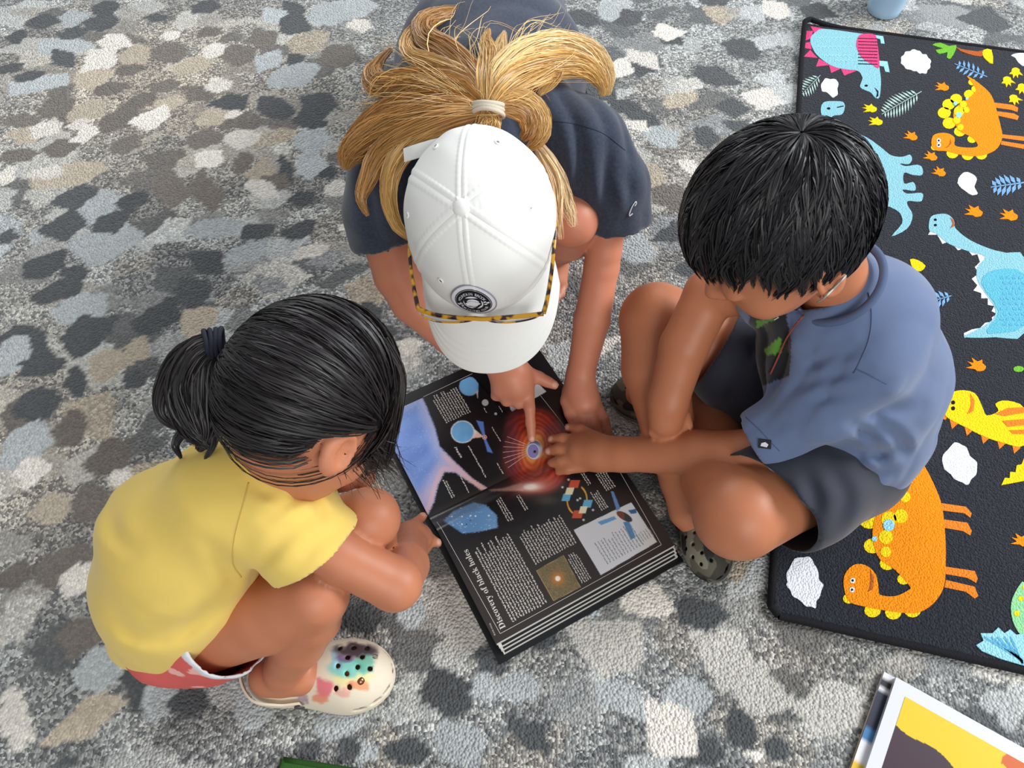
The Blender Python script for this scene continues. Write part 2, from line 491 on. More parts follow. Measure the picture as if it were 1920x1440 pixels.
    F = np.stack([i[:-1, :-1], i[1:, :-1], i[1:, 1:], i[:-1, 1:]], -1).reshape(-1, 4)
    m = bpy.data.materials.new('carpet'); m.use_nodes = True
    nt = m.node_tree; Nn = nt.nodes; Lk = nt.links; b = Nn['Principled BSDF']
    b.inputs['Roughness'].default_value = 0.95; b.inputs['Specular IOR Level'].default_value = 0.1
    b.inputs['Sheen Weight'].default_value = 0.15
    at = Nn.new('ShaderNodeAttribute'); at.attribute_name = 'Col'
    tc = Nn.new('ShaderNodeTexCoord')
    v = Nn.new('ShaderNodeTexVoronoi'); v.inputs['Scale'].default_value = 235; v.inputs['Randomness'].default_value = 1
    Lk.new(tc.outputs['Object'], v.inputs['Vector'])
    hs = Nn.new('ShaderNodeSeparateColor'); Lk.new(v.outputs['Color'], hs.inputs['Color'])
    rp = Nn.new('ShaderNodeValToRGB')           # yarn tufts: dark, grey and pale loops
    e = rp.color_ramp.elements; e[0].position = 0.0; e[0].color = (0.38, 0.39, 0.42, 1); e[1].position = 1.0; e[1].color = (1.75, 1.75, 1.72, 1)
    e2 = rp.color_ramp.elements.new(0.45); e2.color = (0.78, 0.78, 0.79, 1)
    e3 = rp.color_ramp.elements.new(0.30); e3.color = (0.56, 0.57, 0.59, 1)
    Lk.new(hs.outputs['Red'], rp.inputs['Fac'])
    one = Nn.new('ShaderNodeMix'); one.data_type = 'RGBA'; one.inputs[6].default_value = (1, 1, 1, 1)
    Lk.new(at.outputs['Alpha'], one.inputs['Factor']); Lk.new(rp.outputs['Color'], one.inputs[7])
    mul = Nn.new('ShaderNodeMix'); mul.data_type = 'RGBA'; mul.blend_type = 'MULTIPLY'; mul.inputs['Factor'].default_value = 1
    Lk.new(at.outputs['Color'], mul.inputs[6]); Lk.new(one.outputs[2], mul.inputs[7])
    Lk.new(mul.outputs[2], b.inputs['Base Color'])
    bp = Nn.new('ShaderNodeBump'); bp.inputs['Strength'].default_value = 0.9; bp.inputs['Distance'].default_value = 0.004; bp.invert = True
    Lk.new(v.outputs['Distance'], bp.inputs['Height']); Lk.new(bp.outputs['Normal'], b.inputs['Normal'])
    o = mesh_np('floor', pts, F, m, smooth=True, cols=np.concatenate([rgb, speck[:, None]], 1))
    o['kind'] = 'structure'
    o['label'] = 'grey, beige and cream patchwork patterned loop carpet'
    return o
floor = build_floor()
# ------------------------------------------------------------------ dinosaur play rug
RUGZ = 0.009
def build_rug():
    A, B = P(1507, 42, RUGZ)[:2], P(1446, 1150, RUGZ)[:2]
    ey = unit(A - B); ex = np.array([ey[1], -ey[0]])
    Wd, Ln = 0.98, np.linalg.norm(A - B)
    B0 = B
    root = thing('play_rug', (*(B0 + ex * Wd / 2 + ey * Ln / 2), 0), 'black rug printed with cartoon dinosaurs, clouds and leaves', 'rug')
    field = new_mat('rug_black', srgb(38, 40, 48), 0.95, 0.15, weave=(330, 0.7, 0.003), noise=(400, 0.6, 1.5), sheen=0.1)
    bind = new_mat('rug_binding', srgb(27, 27, 31), 0.9, 0.2, bump=(300, 0.6, 0.002))
    W = lambda u, v, z: (*(B0 + ex * u + ey * v), z)
    nu, nv = 30, 50
    us = np.linspace(0.004, Wd - 0.004, nu); vs_ = np.linspace(0.004, Ln - 0.004, nv)
    top = [W(u, v, RUGZ) for u in us for v in vs_]
    bot = [W(u, v, 0.001) for u in (us[0], us[-1]) for v in (vs_[0], vs_[-1])]
    i = np.arange(nu * nv).reshape(nu, nv)
    F = [list(q) for q in np.stack([i[:-1, :-1], i[1:, :-1], i[1:, 1:], i[:-1, 1:]], -1).reshape(-1, 4)]
    nb = nu * nv
    F += [[nb, nb + 1, nb + 3, nb + 2]]
    F += [list(i[:, 0])[::-1] + [nb, nb + 2], list(i[:, -1]) + [nb + 3, nb + 1], list(i[0, :]) + [nb + 1, nb], list(i[-1, :])[::-1] + [nb + 2, nb + 3]]
    mesh_np('rug_field', top + bot, F, field, root, smooth=False)
    c = 0.012
    loop = [(c, 0), (Wd - c, 0), (Wd, c), (Wd, Ln - c), (Wd - c, Ln), (c, Ln), (0, Ln - c), (0, c)]
    pts = []
    for a, b in zip(loop, loop[1:] + loop[:1]):
        for t in np.linspace(0, 1, 24, endpoint=False):
            u = a[0] + (b[0] - a[0]) * t; v = a[1] + (b[1] - a[1]) * t
            lift = 0.014 * math.exp(-((u / 0.05) ** 2 + ((Ln - v) / 0.07) ** 2))   # the far corner curls up
            pts.append(W(u, v, 0.0062 + lift))
    C = np.array(pts)[None]
    v, q, s = tubes(np.concatenate([C, C[:, :1]], 1), np.full((1, len(pts) + 1), 0.0062), 8, (0, 0, 1))
    mesh_np('rug_binding', v, q, bind, root)
    mats = {}
    def mt(name, rgb):
        if name not in mats: mats[name] = new_mat('rug_' + name, srgb(*rgb), 0.95, 0.12, weave=(330, 0.6, 0.003), noise=(300, 0.9, 1.08))
        return mats[name]
    colr = {'blue': (136, 190, 204), 'aqua': (150, 208, 222), 'deep_blue': (98, 172, 206), 'pink': (214, 72, 122), 'white': (226, 228, 234), 'orange': (240, 140, 26), 'tan': (226, 128, 44),
            'yellow': (238, 206, 30), 'green': (112, 178, 58), 'mint': (142, 206, 150), 'leaf': (120, 164, 208), 'fern': (176, 204, 196), 'black': (30, 30, 34), 'brown': (176, 92, 48), 'sea': (96, 178, 200)}
    def flat(name, polys, col, lv=0, smooth=4, parent=None):
        """polys in photo pixels, pile standing just proud of the rug"""
        if len(polys) > 1:
            one = {'spikes': 'spike', 'legs': 'leg', 'back_plates': 'back_plate', 'inner_plates': 'inner_plate', 'spots': 'spot', 'eyes': 'eye', 'pupils': 'pupil', 'stripes': 'stripe'}.get(name)
            if one: return [flat(one, [q], col, lv, smooth, parent) for q in polys][0]
        z = RUGZ + 0.0007 + 0.0005 * lv
        V = []; F = []
        for poly in polys:
            p = closed_spline(poly, smooth) if smooth > 1 else np.asarray(poly, float)
            w = np.array([P(a, b, z) for a, b in p])
            loc = (w[:, :2] - B0); u = loc @ ex; vv = loc @ ey
            u = np.clip(u, 0.004, Wd - 0.006); vv = np.clip(vv, 0.006, Ln - 0.006)
            w = np.array([W(a, b, z) for a, b in zip(u, vv)])
            n = len(w); k = len(V)
            V += list(w) + [(a, b, RUGZ - 0.001) for a, b, _ in w]
            area2 = np.sum(w[:, 0] * np.roll(w[:, 1], -1) - np.roll(w[:, 0], -1) * w[:, 1])
            top = list(range(k, k + n))
            F.append(top if area2 > 0 else top[::-1])
            for j in range(n):
                jn = (j + 1) % n
                q = [k + j, k + n + j, k + n + jn, k + jn]
                F.append(q if area2 > 0 else q[::-1])
        o = mesh_np(name, V, F, mt(col, colr[col]), parent or root, smooth=False)
        if len(polys) > 1: o['kind'] = 'stuff'
        return o
    R1 = lambda L: [(1400 + x / 3.692, y / 3.692) for x, y in L]
    R2 = lambda L: [(1400 + x / 1.8, 640 + y / 1.8) for x, y in L]
    R4 = lambda L: [(1400 + x / 2.057, y / 2.057) for x, y in L]
    def disc(cx, cy, r, rb=None, n=14, ang=0):
        rb = rb or r
        t = np.arange(n) * 2 * np.pi / n; a = math.radians(ang)
        x = r * np.cos(t); y = rb * np.sin(t)
        return [(cx + p * math.cos(a) - q * math.sin(a), cy + p * math.sin(a) + q * math.cos(a)) for p, q in zip(x, y)]
    # spiky armoured dinosaur in the far corner
    d = flat('dinosaur_motif', [R1([(545,200),(790,232),(885,240),(905,300),(920,470),(930,560),(920,670),(890,675),(860,640),(825,625),(785,600),(800,550),(800,530),(770,490),(690,480),(600,460),(520,410),(465,350),(440,270),(480,220)])], 'blue', 1)
    flat('belly', [R1([(790,238),(885,240),(905,300),(918,465),(860,440),(800,400),(765,340),(760,290)])], 'pink', 2, parent=d)
    flat('belly_stripes', [R1([(772, y), (772, y + 4), (906, y + 8), (906, y + 4)]) for y in range(262, 440, 22)], 'black', 3, 1, parent=d)
    flat('scale_waves', [R1([(x, y), (x + 14, y - 10), (x + 28, y), (x + 28, y + 6), (x + 14, y - 3), (x, y + 6)]) for (x0, x1, y) in ((475, 720, 262), (480, 720, 325), (530, 700, 385), (610, 780, 420)) for x in range(x0, x1, 28)], 'aqua', 2, 1, parent=d)
    flat('spikes', [R1(t) for t in ([(440,180),(545,200),(470,230)],[(390,210),(460,215),(445,265),(385,280)],[(385,295),(440,290),(450,340),(385,330)],[(380,390),(440,345),(490,400)],[(500,405),(480,460),(575,450)],[(570,450),(585,505),(660,470)],[(650,470),(675,522),(760,490)])], 'pink', 0, 1, parent=d)
    flat('legs', [R1([(885,242),(945,250),(955,302),(930,300),(925,270),(890,262)]), R1([(918,420),(975,425),(990,500),(960,495),(950,460),(920,455)])], 'aqua', 0, 1, parent=d)
    flat('eye', [R1(disc(828, 592, 12, 7))], 'black', 2, 1, parent=d)
    flat('smile', [R1([(885,605),(912,630),(912,665),(896,672),(904,640)])], 'black', 2, 1, parent=d)
    # long-necked blue dinosaur
    d = flat('dinosaur_motif', [R1([(515,740),(540,705),(600,700),(665,705),(680,740),(660,790),(600,800),(575,830),(600,860),(700,900),(830,950),(930,1020),(1000,1075),(1080,1085),(1130,1070),(1145,1105),(1120,1135),(1060,1130),(1100,1150),(1180,1140),(1215,1160),(1215,1210),(1150,1210),(1090,1195),(1090,1270),(1150,1260),(1170,1290),(1160,1320),(1080,1310),(1110,1340),(1210,1335),(1220,1370),(1200,1395),(1120,1390),(1113,1418),(1149,1490),(1113,1580),(1005,1633),(1077,1544),(1059,1472),(990,1430),(930,1400),(870,1150),(750,1000),(640,930),(560,880),(520,800)])], 'blue', 1, 3)
    flat('eye', [R1(disc(568, 750, 12, 8))], 'black', 2, 1, parent=d)
    flat('mouth', [R1([(625,740),(672,730),(672,736),(628,746)])], 'black', 2, 1, parent=d)
    # two orange plated dinosaurs
    def plated(S, body, plates, legs, rings, eyes, smile, k):
        d = flat('dinosaur_motif', [S(body)], 'orange', 1, 3)
        flat('back_plates', [S(disc(x, y, r, r * 0.85, 12)) for x, y, r in plates], 'yellow', 0, 1, parent=d)
        flat('inner_plates', [S(disc(x, y, r)) for x, y, r in rings[0]], 'yellow', 2, 1, parent=d)
        flat('spots', [S(disc(x, y, r)) for x, y, r in rings[1]], 'aqua', 3, 1, parent=d)
        flat('legs', [S(l) for l in legs], 'tan', 0, 1, parent=d)
        flat('eyes', [S(disc(x, y, k)) for x, y in eyes], 'white', 2, 1, parent=d)
        flat('pupils', [S(disc(x, y, k * 0.45, n=8)) for x, y in eyes], 'black', 3, 1, parent=d)
        flat('smile', [S(smile)], 'brown', 2, 1, parent=d)
    plated(R1, [(1525,525),(1600,570),(1680,640),(1715,710),(1740,800),(1760,880),(1770,950),(1740,1020),(1680,1060),(1590,1080),(1480,1070),(1380,1045),(1310,1040),(1280,1000),(1290,940),(1340,920),(1400,925),(1440,955),(1440,1005),(1500,1020),(1580,1020),(1600,1000),(1560,950),(1480,910),(1450,870),(1430,800),(1450,740),(1510,700),(1570,650),(1590,620),(1560,570)],
           [(1560,568,26),(1585,615,30),(1540,652,36),(1450,685,42),(1398,722,44),(1368,780,46),(1402,852,46),(1475,910,40),(1560,962,32),(1300,1020,24),(1425,1060,42),(1530,1072,42),(1625,1070,40)],
           [[(1715,710),(1840,725),(1880,745),(1875,775),(1830,760),(1725,745)],[(1735,770),(1850,785),(1885,805),(1875,830),(1740,800)],[(1770,930),(1920,945),(1920,975),(1770,955)],[(1765,975),(1920,1000),(1920,1030),(1760,1000)]],
           ([(1470,770,36),(1500,720,24),(1455,830,26),(1520,760,22),(1480,880,22)], [(1445,715,14),(1525,682,9),(1470,795,20)]), [(1330,972),(1330,1003)], [(1412,960),(1418,990),(1395,1018),(1372,1022),(1398,1006),(1408,985)], 15)
    plated(R2, [(560,370),(600,420),(640,500),(660,560),(670,650),(672,750),(665,830),(630,885),(580,915),(520,915),(450,905),(400,895),(350,880),(330,840),(330,790),(360,755),(400,755),(435,785),(445,830),(450,855),(500,860),(545,840),(550,825),(500,770),(450,735),(430,690),(425,640),(440,580),(480,530),(530,485),(565,440),(572,410)],
           [(562,425,16),(545,468,26),(480,498,30),(430,542,26),(415,602,36),(425,690,30),(475,750,26),(530,802,22),(345,868,20),(425,908,28),(495,915,28),(560,908,28)],
           [[(650,545),(740,558),(760,580),(755,595),(735,580),(655,570)],[(660,600),(745,612),(760,640),(755,655),(730,640),(660,628)],[(670,760),(770,775),(780,800),(775,815),(745,798),(672,785)],[(672,805),(770,828),(782,860),(770,868),(740,845),(668,830)]],
           ([(480,600,26),(520,590,24),(470,660,24),(450,560,18),(535,525,18),(470,710,18)], [(466,535,16),(530,498,8),(480,620,20),(432,666,9)]), [(358,807),(356,838)], [(418,770),(430,800),(425,838),(410,845),(418,820),(418,795)], 9)
    # crested dinosaur at the rug's open side
    d = flat('dinosaur_motif', [R4([(705,850),(720,830),(770,825),(800,850),(805,880),(860,925),(940,960),(1000,975),(1075,1000),(1075,1280),(960,1300),(840,1300),(870,1280),(940,1240),(960,1195),(920,1130),(890,1080),(890,1030),(920,990),(860,970),(780,940),(730,900),(705,890)])], 'blue', 1, 3)
    flat('frill', [R4([(700,905),(735,905),(755,940),(785,930),(815,965),(845,955),(870,985),(890,980),(900,1010),(880,1030),(895,1055),(868,1075),(890,1100),(875,1120),(905,1130),(905,1150),(930,1150),(930,1175),(955,1180),(945,1200),(965,1210),(945,1225),(950,1240),(920,1245),(900,1265),(870,1270),(838,1285),(840,1302),(900,1295),(980,1240),(990,1180),(930,1050),(950,980),(800,900),(715,880)])], 'white', 0, 1, parent=d)
    flat('scale_patch', [R4([(905,1090),(960,1040),(1075,1060),(1075,1250),(960,1285),(925,1275),(972,1200)])], 'sea', 2, 3, parent=d)
    flat('scales', [R4(disc(x + (11 if (j % 2) else 0), y, 8, 6, 8)) for j, y in enumerate(range(1070, 1260, 20)) for x in range(985, 1075, 24)], 'deep_blue', 3, 1, parent=d)
    flat('eyes', [R4(disc(728, 847, 6, 5, 8)), R4(disc(728, 868, 6, 5, 8))], 'black', 2, 1, parent=d)
    flat('smile', [R4([(785,838),(800,850),(800,872),(785,880),(795,862)])], 'brown', 2, 1, parent=d)
    # yellow dinosaur
    d = flat('dinosaur_motif', [R2([(665,215),(680,180),(720,165),(770,175),(795,220),(810,250),(850,235),(840,210),(880,200),(940,230),(940,350),(860,340),(800,320),(740,290),(690,265),(668,245)])], 'yellow', 1, 3)
    flat('spikes', [R2([(x, y), (x + 30, y + 14), (x + 8, y + 34)]) for x, y in ((685,262),(735,285),(790,312),(845,330),(895,345))] + [R2([(642,220),(672,212),(672,232)]), R2([(655,258),(680,245),(672,265)])], 'tan', 0, 1, parent=d)
    flat('stripes', [R2([(838,245),(880,225),(940,222),(940,240),(870,252)]), R2([(862,268),(940,262),(940,282),(880,288)]), R2([(885,300),(940,298),(940,312),(900,312)])], 'tan', 2, 1, parent=d)
    flat('eyes', [R2(disc(697, 206, 7, n=8)), R2(disc(697, 226, 7, n=8))], 'black', 2, 1, parent=d)
    flat('cheek', [R2([(755,175),(770,200),(765,235),(745,245),(757,215)])], 'tan', 2, 1, parent=d)
    flat('spiky_tail_motif', [R2([(860,485),(872,460),(888,462),(890,440),(908,442),(912,418),(928,415),(940,385),(940,470)])], 'yellow', 1, 1)
    # green dinosaur with a blue tail fan
    d = flat('dinosaur_motif', [R2([(940,815),(905,850),(892,900),(905,960),(940,990)])], 'mint', 1, 3)
    flat('spots', [R2(disc(925, 868, 9, n=9)), R2(disc(912, 918, 10, n=9)), R2(disc(936, 830, 6, n=9))], 'yellow', 2, 1, parent=d)
    flat('tail_fan', [R2([(775,1025),(800,1010),(790,985),(830,985),(850,965),(870,985),(890,972),(910,990),(940,985),(940,1098),(860,1072),(795,1045)])], 'aqua', 2, 1, parent=d)
    flat('fan_rays', [R2([(800+i*22,1000),(806+i*22,996),(935,1075+i*3),(930,1080+i*3)]) for i in range(5)], 'deep_blue', 3, 1, parent=d)
    # clouds
    for S, L in ((R1, [(1070,410),(1090,370),(1130,350),(1180,345),(1215,370),(1250,385),(1275,430),(1265,470),(1240,505),(1200,505),(1165,490),(1120,480),(1080,450)]),
                 (R1, [(515,600),(535,550),(580,545),(630,560),(630,610),(625,660),(590,670),(560,640),(525,630)]),
                 (R4, [(815,700),(835,665),(885,680),(880,720),(890,750),(855,745),(820,715)]),
                 (R2, [(660,400),(690,350),(730,348),(755,385),(780,420),(765,460),(740,482),(700,460),(670,430)]),
                 (R2, [(135,800),(150,750),(195,725),(230,750),(245,800),(258,830),(240,870),(230,898),(200,890),(160,860),(140,830)]),
                 (R1, [(1835,380),(1925,368),(1925,450),(1890,440),(1860,400)])):
        q = closed_spline(L, 3); c = q.mean(0); k = np.arange(len(q))
        q = c + (q - c) * (1 + 0.05 * np.sin(k * 1.9))[:, None]
        flat('cloud_motif', [S(q)], 'white', 1, 2)
    # palm tree
    flat('palm_motif', [R1([(1285,310),(1340,295),(1400,318),(1450,312),(1445,350),(1412,405),(1385,395),(1390,360),(1335,372),(1310,345),(1360,335)])], 'green', 1, 2)
    flat('palm_trunk_motif', [R1([(1450,320),(1480,338),(1600,355),(1645,345),(1640,385),(1580,385),(1480,352)])], 'brown', 1, 2)
    flat('sand_motif', [R1([(1640,345),(1695,345),(1705,440),(1660,415),(1635,380)])], 'yellow', 2, 2)
    # leaf sprigs
    def sprig(S, a, b, n, l, w, col, name='leaf_motif'):
        a = np.array(a, float); b = np.array(b, float); t = unit(b - a); s = np.array([-t[1], t[0]])
        polys = [S([tuple(a - s * w * .3), tuple(b - s * w * .2), tuple(b + s * w * .2), tuple(a + s * w * .3)])]
        for i in range(n):
            p = a + (b - a) * (0.12 + 0.86 * i / n); k = l * math.sin(math.pi * (0.2 + 0.72 * i / n))
            for sg in (-1, 1):
                q = p + (t * 0.55 + s * sg) * k; m = (p + q) / 2; o = unit(np.array([-(q - p)[1], (q - p)[0]])) * w
                polys.append(S([tuple(p), tuple(m + o), tuple(q), tuple(m - o)]))
        flat(name, polys, col, 1, 1)
    sprig(R1, (1665,530), (1440,440), 6, 52, 9, 'leaf')
    sprig(R1, (1210,632), (935,790), 12, 78, 6, 'fern')
    sprig(R1, (510,520), (372,650), 8, 62, 5, 'fern')
    sprig(R1, (1925,1262), (1690,1295), 6, 75, 14, 'leaf')
    sprig(R4, (790,1140), (700,1165), 5, 36, 6, 'leaf')
    flat('leaf_motif', [R2(disc(918, 93, 18, 10))], 'green', 1, 1)
    flat('leaf_motif', [R4([(630,1000),(660,1003),(690,1025),(672,1045),(645,1040)])], 'yellow', 1, 2)
    # footprints: a pad with three toes
    def foot(S, cx, cy, sz, ang, col):
        shape = [(-1,-.1),(-.35,-.15),(-.85,-.75),(-.1,-.5),(.2,-.95),(.45,-.5),(.95,-.25),(1,.35),(.45,.7),(.1,.55),(-.8,.75),(-.3,.25)]
        a = math.radians(ang)
        flat('footprint_motif', [S([(cx + sz * (x * math.cos(a) - y * math.sin(a)), cy + sz * .72 * (x * math.sin(a) + y * math.cos(a))) for x, y in shape])], col, 1, 2)
    for cx, cy, an, c in ((850,750,5,'yellow'),(890,840,5,'yellow'),(1865,505,250,'yellow'),(1810,565,240,'yellow'),(1908,615,250,'yellow'),(1858,690,230,'yellow'),(470,868,20,'yellow'),
                          (1350,600,10,'orange'),(1135,940,25,'orange'),(1272,1080,25,'orange'),(1332,1188,30,'orange')):
        foot(R1, cx, cy, 50, an, c)
    for cx, cy, an in ((875,815,20),(1010,830,15)): foot(R4, cx, cy, 36, an, 'orange')
    for cx, cy, an in ((272,660,35),(775,80,25),(925,672,20)): foot(R2, cx, cy, 34, an, 'orange')
    return root
rug = build_rug()
# ------------------------------------------------------------------ the big open book
BO = P(804, 968, 0.02)[:2]
BA = math.radians(28.5)
BV = np.array([math.cos(BA), math.sin(BA)])          # down the page
BU = np.array([math.sin(BA), -math.cos(BA)])         # from the gutter out over the near page
PW, PH = 0.224, 0.305
def near_z(u):
    t = np.clip(u / PW, 0, 1)
    return 0.017 + 0.017 * smooth01(t, 0.0, 0.16) + 0.002 * np.sin(np.pi * t) - 0.002 * t
def far_z(u):
    t = np.clip(u / PW, 0, 1)
    return 0.017 + 0.006 * smooth01(t, 0, 0.25) - 0.004 * smooth01(t, 0.3, 1.0)
def page_pt(u, v, lift=0.0):
    """u>0 near page, u<0 far page"""
    u = np.asarray(u, float); v = np.asarray(v, float)
    z = np.where(u >= 0, near_z(u), far_z(-u)) + lift
    xy = BO + u[..., None] * BU + v[..., None] * BV
    return np.concatenate([xy, z[..., None]], -1)
def page_uv(px, py):
    z = 0.025
    for k in range(6):
        w = P(px, py, z)[:2] - BO
        u, v = w @ BU, w @ BV
        z = float(near_z(u) if u >= 0 else far_z(-u))
    return u, v
def BC(x, y): return (660 + x / 2.483, 680 + y / 2.483)

def page_art(px, py, far):
    x = (px - 660) * 2.483; y = (py - 680) * 2.483
    n = len(x); q = np.stack([x, y, 0 * x], 1)
    col = np.tile(np.array([20., 20., 24.]), (n, 1))
    def mix(c, a):
        a = np.clip(a, 0, 1)[:, None]; col[:] = col * (1 - a) + np.asarray(c, float) * a
    if not far:
        mix((52, 46, 44), smooth01(y + 0.35 * x, 900, 1250))
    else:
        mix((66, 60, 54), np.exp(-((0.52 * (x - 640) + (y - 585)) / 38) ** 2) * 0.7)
    grain = rng.normal(size=n)
    star = [(85,320),(130,240),(320,145),(345,200),(385,300),(408,390),(470,455),(560,540),(640,592),(600,590),(480,510),(430,508),(400,570),(380,650),(345,725),(325,715)]
    def soft(poly, w):
        d = poly_dist(x, y, poly); s = np.where(in_poly(x, y, poly), d, -d)
        return smooth01(s + grain * w * 0.25, -w, w), s
    if far:
        a, s = soft(star, 7)
        blue = np.array([104, 138, 212.])
        mix(blue, a)
        mix((182, 186, 226), a * smooth01(-s, -70, -5) * 0.9)
        mix((226, 190, 206), a * smooth01(x + 0.6 * y, 640, 720) * 0.85)
        mix((238, 180, 160), a * smooth01(x, 480, 600) * 0.8)
        mix((150, 180, 240), a * (0.35 + 0.35 * wavy(q, 5, 0.05)) * (s > 25))
        mix((200, 220, 255), a * (grain > 2.2) * 0.7)
        for (cx, cy, r, rim, tail) in ((545, 110, 47, (120, 170, 226), (585, 165)), (515, 322, 56, (236, 236, 240), (612, 345))):
            poly = [(cx + r * math.cos(t), cy + r * 0.95 * math.sin(t)) for t in np.linspace(0.75, 5.95, 26)] if cx > 530 else [(cx + r * math.cos(t), cy + r * 0.95 * math.sin(t)) for t in np.linspace(0.6, 6.0, 26)]
            poly = poly + [tail]
            a, s = soft(poly, 3); mix(rim, a); mix((244, 196, 178), a * smooth01(x + y - cx - cy, r * 1.05, r * 1.5))
            b = smooth01(np.hypot(x - cx, (y - cy) / 0.95), r - 2, r - 9); mix((104, 172, 226), b); mix((140, 196, 240), b * (0.3 + 0.3 * wavy(q, 8, 0.12)))
        for tri in ([(578, 268), (612, 275), (620, 340), (610, 342)], [(612, 352), (620, 350), (657, 422), (630, 415)]):
            a, s = soft(tri, 3); mix((96, 134, 216), a)
        for r, c in ((11, (236, 190, 184)), (7, (120, 70, 80)), (4, (250, 220, 214))):
            mix(c, smooth01(np.hypot(x - 617, y - 347), r + 1, r - 1))
        for cx, cy, r in ((620, 186, 16), (669, 238, 7)):
            mix((190, 190, 192), smooth01(np.hypot(x - cx, y - cy), r + 1, r - 2))
        a, s = soft([(585, 30), (640, 60), (745, 228), (905, 135), (860, 88), (760, -40)], 1.2); mix((206, 206, 208), a)
        a, s = soft([(560, 60), (598, 92), (735, 250), (730, 256), (590, 98)], 1); mix((8, 8, 9), a)
    # whirling disc across the gutter
    cx, cy = 848, 400
    dx, dy = (x - cx) / 1.0, (y - cy) / 1.12
    r = np.hypot(dx, dy); th = np.arctan2(dy, dx)
    rr_ = r + 24 * wavy(q, 31, 0.03) + 10 * np.sin(2 * th + r * 0.02)
    a = smooth01(rr_, 215, 150) * smooth01(x + 0.2 * y, 745, 830)
    streak = np.clip(0.5 + 0.5 * np.sin(rr_ * 0.30 + 3.0 * wavy(q, 41, 0.05)) + 0.5 * wavy(q, 43, 0.16), 0, 1)
    mix((92, 36, 34), a * 0.95)
    a2 = smooth01(rr_, 200, 140) * smooth01(x, 690, 760)
    mix((200, 66, 44), a2 * (0.5 + 0.5 * streak))
    mix((226, 112, 56), smooth01(rr_, 110, 60) * (0.5 + 0.5 * streak))
    mix((222, 160, 66), smooth01(rr_, 66, 44) * (0.65 + 0.35 * streak))
    mix((60, 36, 66), a2 * smooth01(x, 800, 720) * 0.75)
    d = np.hypot((x - 850) / 36, (y - 405) / 44)
    mix((206, 212, 230), smooth01(d, 1.12, 0.9)); mix((72, 76, 116), smooth01(d, 1.0, 0.9) * smooth01(y, 400, 360))
    d = np.hypot((x - 843) / 27, (y - 412) / 34); mix((240, 240, 250), smooth01(d, 1.1, 1.0)); mix((140, 134, 196), smooth01(d, 1.0, 0.92))
    mix((16, 12, 30), smooth01(np.hypot(x - 851, y - 414), 8, 5))
    mix((244, 170, 84), np.exp(-((x - 910) / 34) ** 2 - ((y - 428) / 16) ** 2) * 0.8)
    if not far:
        mix((96, 90, 70), np.exp(-((x - 905) / 65) ** 2 - ((y - 640) / 26) ** 2) * 0.6)
        mix((196, 110, 96), np.exp(-((x - 850) / 105) ** 2 - ((y - 575 + 0.1 * (x - 850)) / 38) ** 2) * 1.1)
        mix((255, 238, 226), np.exp(-((x - 830) / 48) ** 2 - ((y - 578) / 18) ** 2) * 1.25)
        a, s = soft([(638, 592), (700, 584), (790, 560), (800, 596), (720, 598), (650, 598)], 6); mix((232, 176, 158), a * 0.85)
        a, s = soft([(425,735),(470,692),(565,650),(622,662),(674,710),(678,768),(600,786),(515,796)], 5)
        mix((92, 138, 190), a); mix((120, 168, 212), a * (0.4 + 0.5 * wavy(q, 61, 0.03))); mix((214, 230, 246), a * (grain > 2.0) * 0.9)
        for sx, sy in ((465,716),(512,716),(552,712),(575,714),(637,712),(512,752)): mix((250, 252, 255), smooth01(np.hypot(x - sx, y - sy), 5, 2.5))
        for sx, sy in ((551,735),(533,752)): mix((30, 50, 100), smooth01(np.hypot(x - sx, y - sy), 4, 2))
        a, s = soft([(858,968),(985,895),(1065,1045),(938,1110)], 1); mix((176, 152, 96), a)
        a, s = soft([(861,969),(984,898),(1062,1044),(939,1107)], 1); mix((104, 92, 66), a); mix((150, 134, 96), a * (0.3 + 0.3 * grain))
        d = np.hypot(x - 958, y - 1005); mix((214, 128, 62), a * np.exp(-(d / 30) ** 2) * 0.95); mix((255, 240, 214), smooth01(d, 15, 9))
        a, s = soft([(1032,778),(1300,650),(1420,835),(1158,990)], 1); mix((216, 218, 222), a); mix((206, 198, 180), a * smooth01(x, 1300, 1420) * 0.6)
        # molecules on their ring
        d = np.abs(np.hypot((x - 1048) / 46, (y - 640) / 66) - 1); mix((226, 164, 50), smooth01(d, 0.09, 0.05) * (np.abs(x - 1048 + 0.2 * (y - 640)) > 8))
        for bx, by, w, h, c in ((1035,565,22,18,(206,84,54)),(1051,706,22,18,(206,84,54)),(998,627,18,17,(104,176,214)),(1096,657,20,18,(104,176,214)),(1013,598,17,16,(236,228,190)),(1076,685,16,16,(236,228,190))):
            mix(c, smooth01(np.maximum(np.abs(x - bx + 0.3 * (y - by)) / w, np.abs(y - by) / h), 1.08, 0.95))
        for bx, by in ((1062,632),(1050,640),(1008,545),(980,580),(1122,686),(1078,732)): mix((200, 200, 200), smooth01(np.hypot(x - bx, y - by), 7, 4))
        # satellite
        for pl, c in (([(1204,598),(1218,600),(1250,680),(1232,690)], (96, 140, 190)), ([(1143,742),(1220,715),(1232,728),(1160,756)], (104, 158, 204)), ([(1262,742),(1290,738),(1320,812),(1298,826)], (84, 136, 188)), ([(1285,688),(1322,680),(1326,700),(1300,704)], (60, 100, 150))):
            a, s = soft(pl, 2); mix(c, a)
        d = np.hypot(((x - 1268) * 0.86 + (y - 716) * 0.5) / 42, (-(x - 1268) * 0.5 + (y - 716) * 0.86) / 17)
        mix((120, 70, 52), smooth01(d, 1.05, 0.9)); mix((60, 62, 66), smooth01(d, 1.0, 0.9) * (x > 1268))
    return srgb_np(np.clip(col, 0, 255))

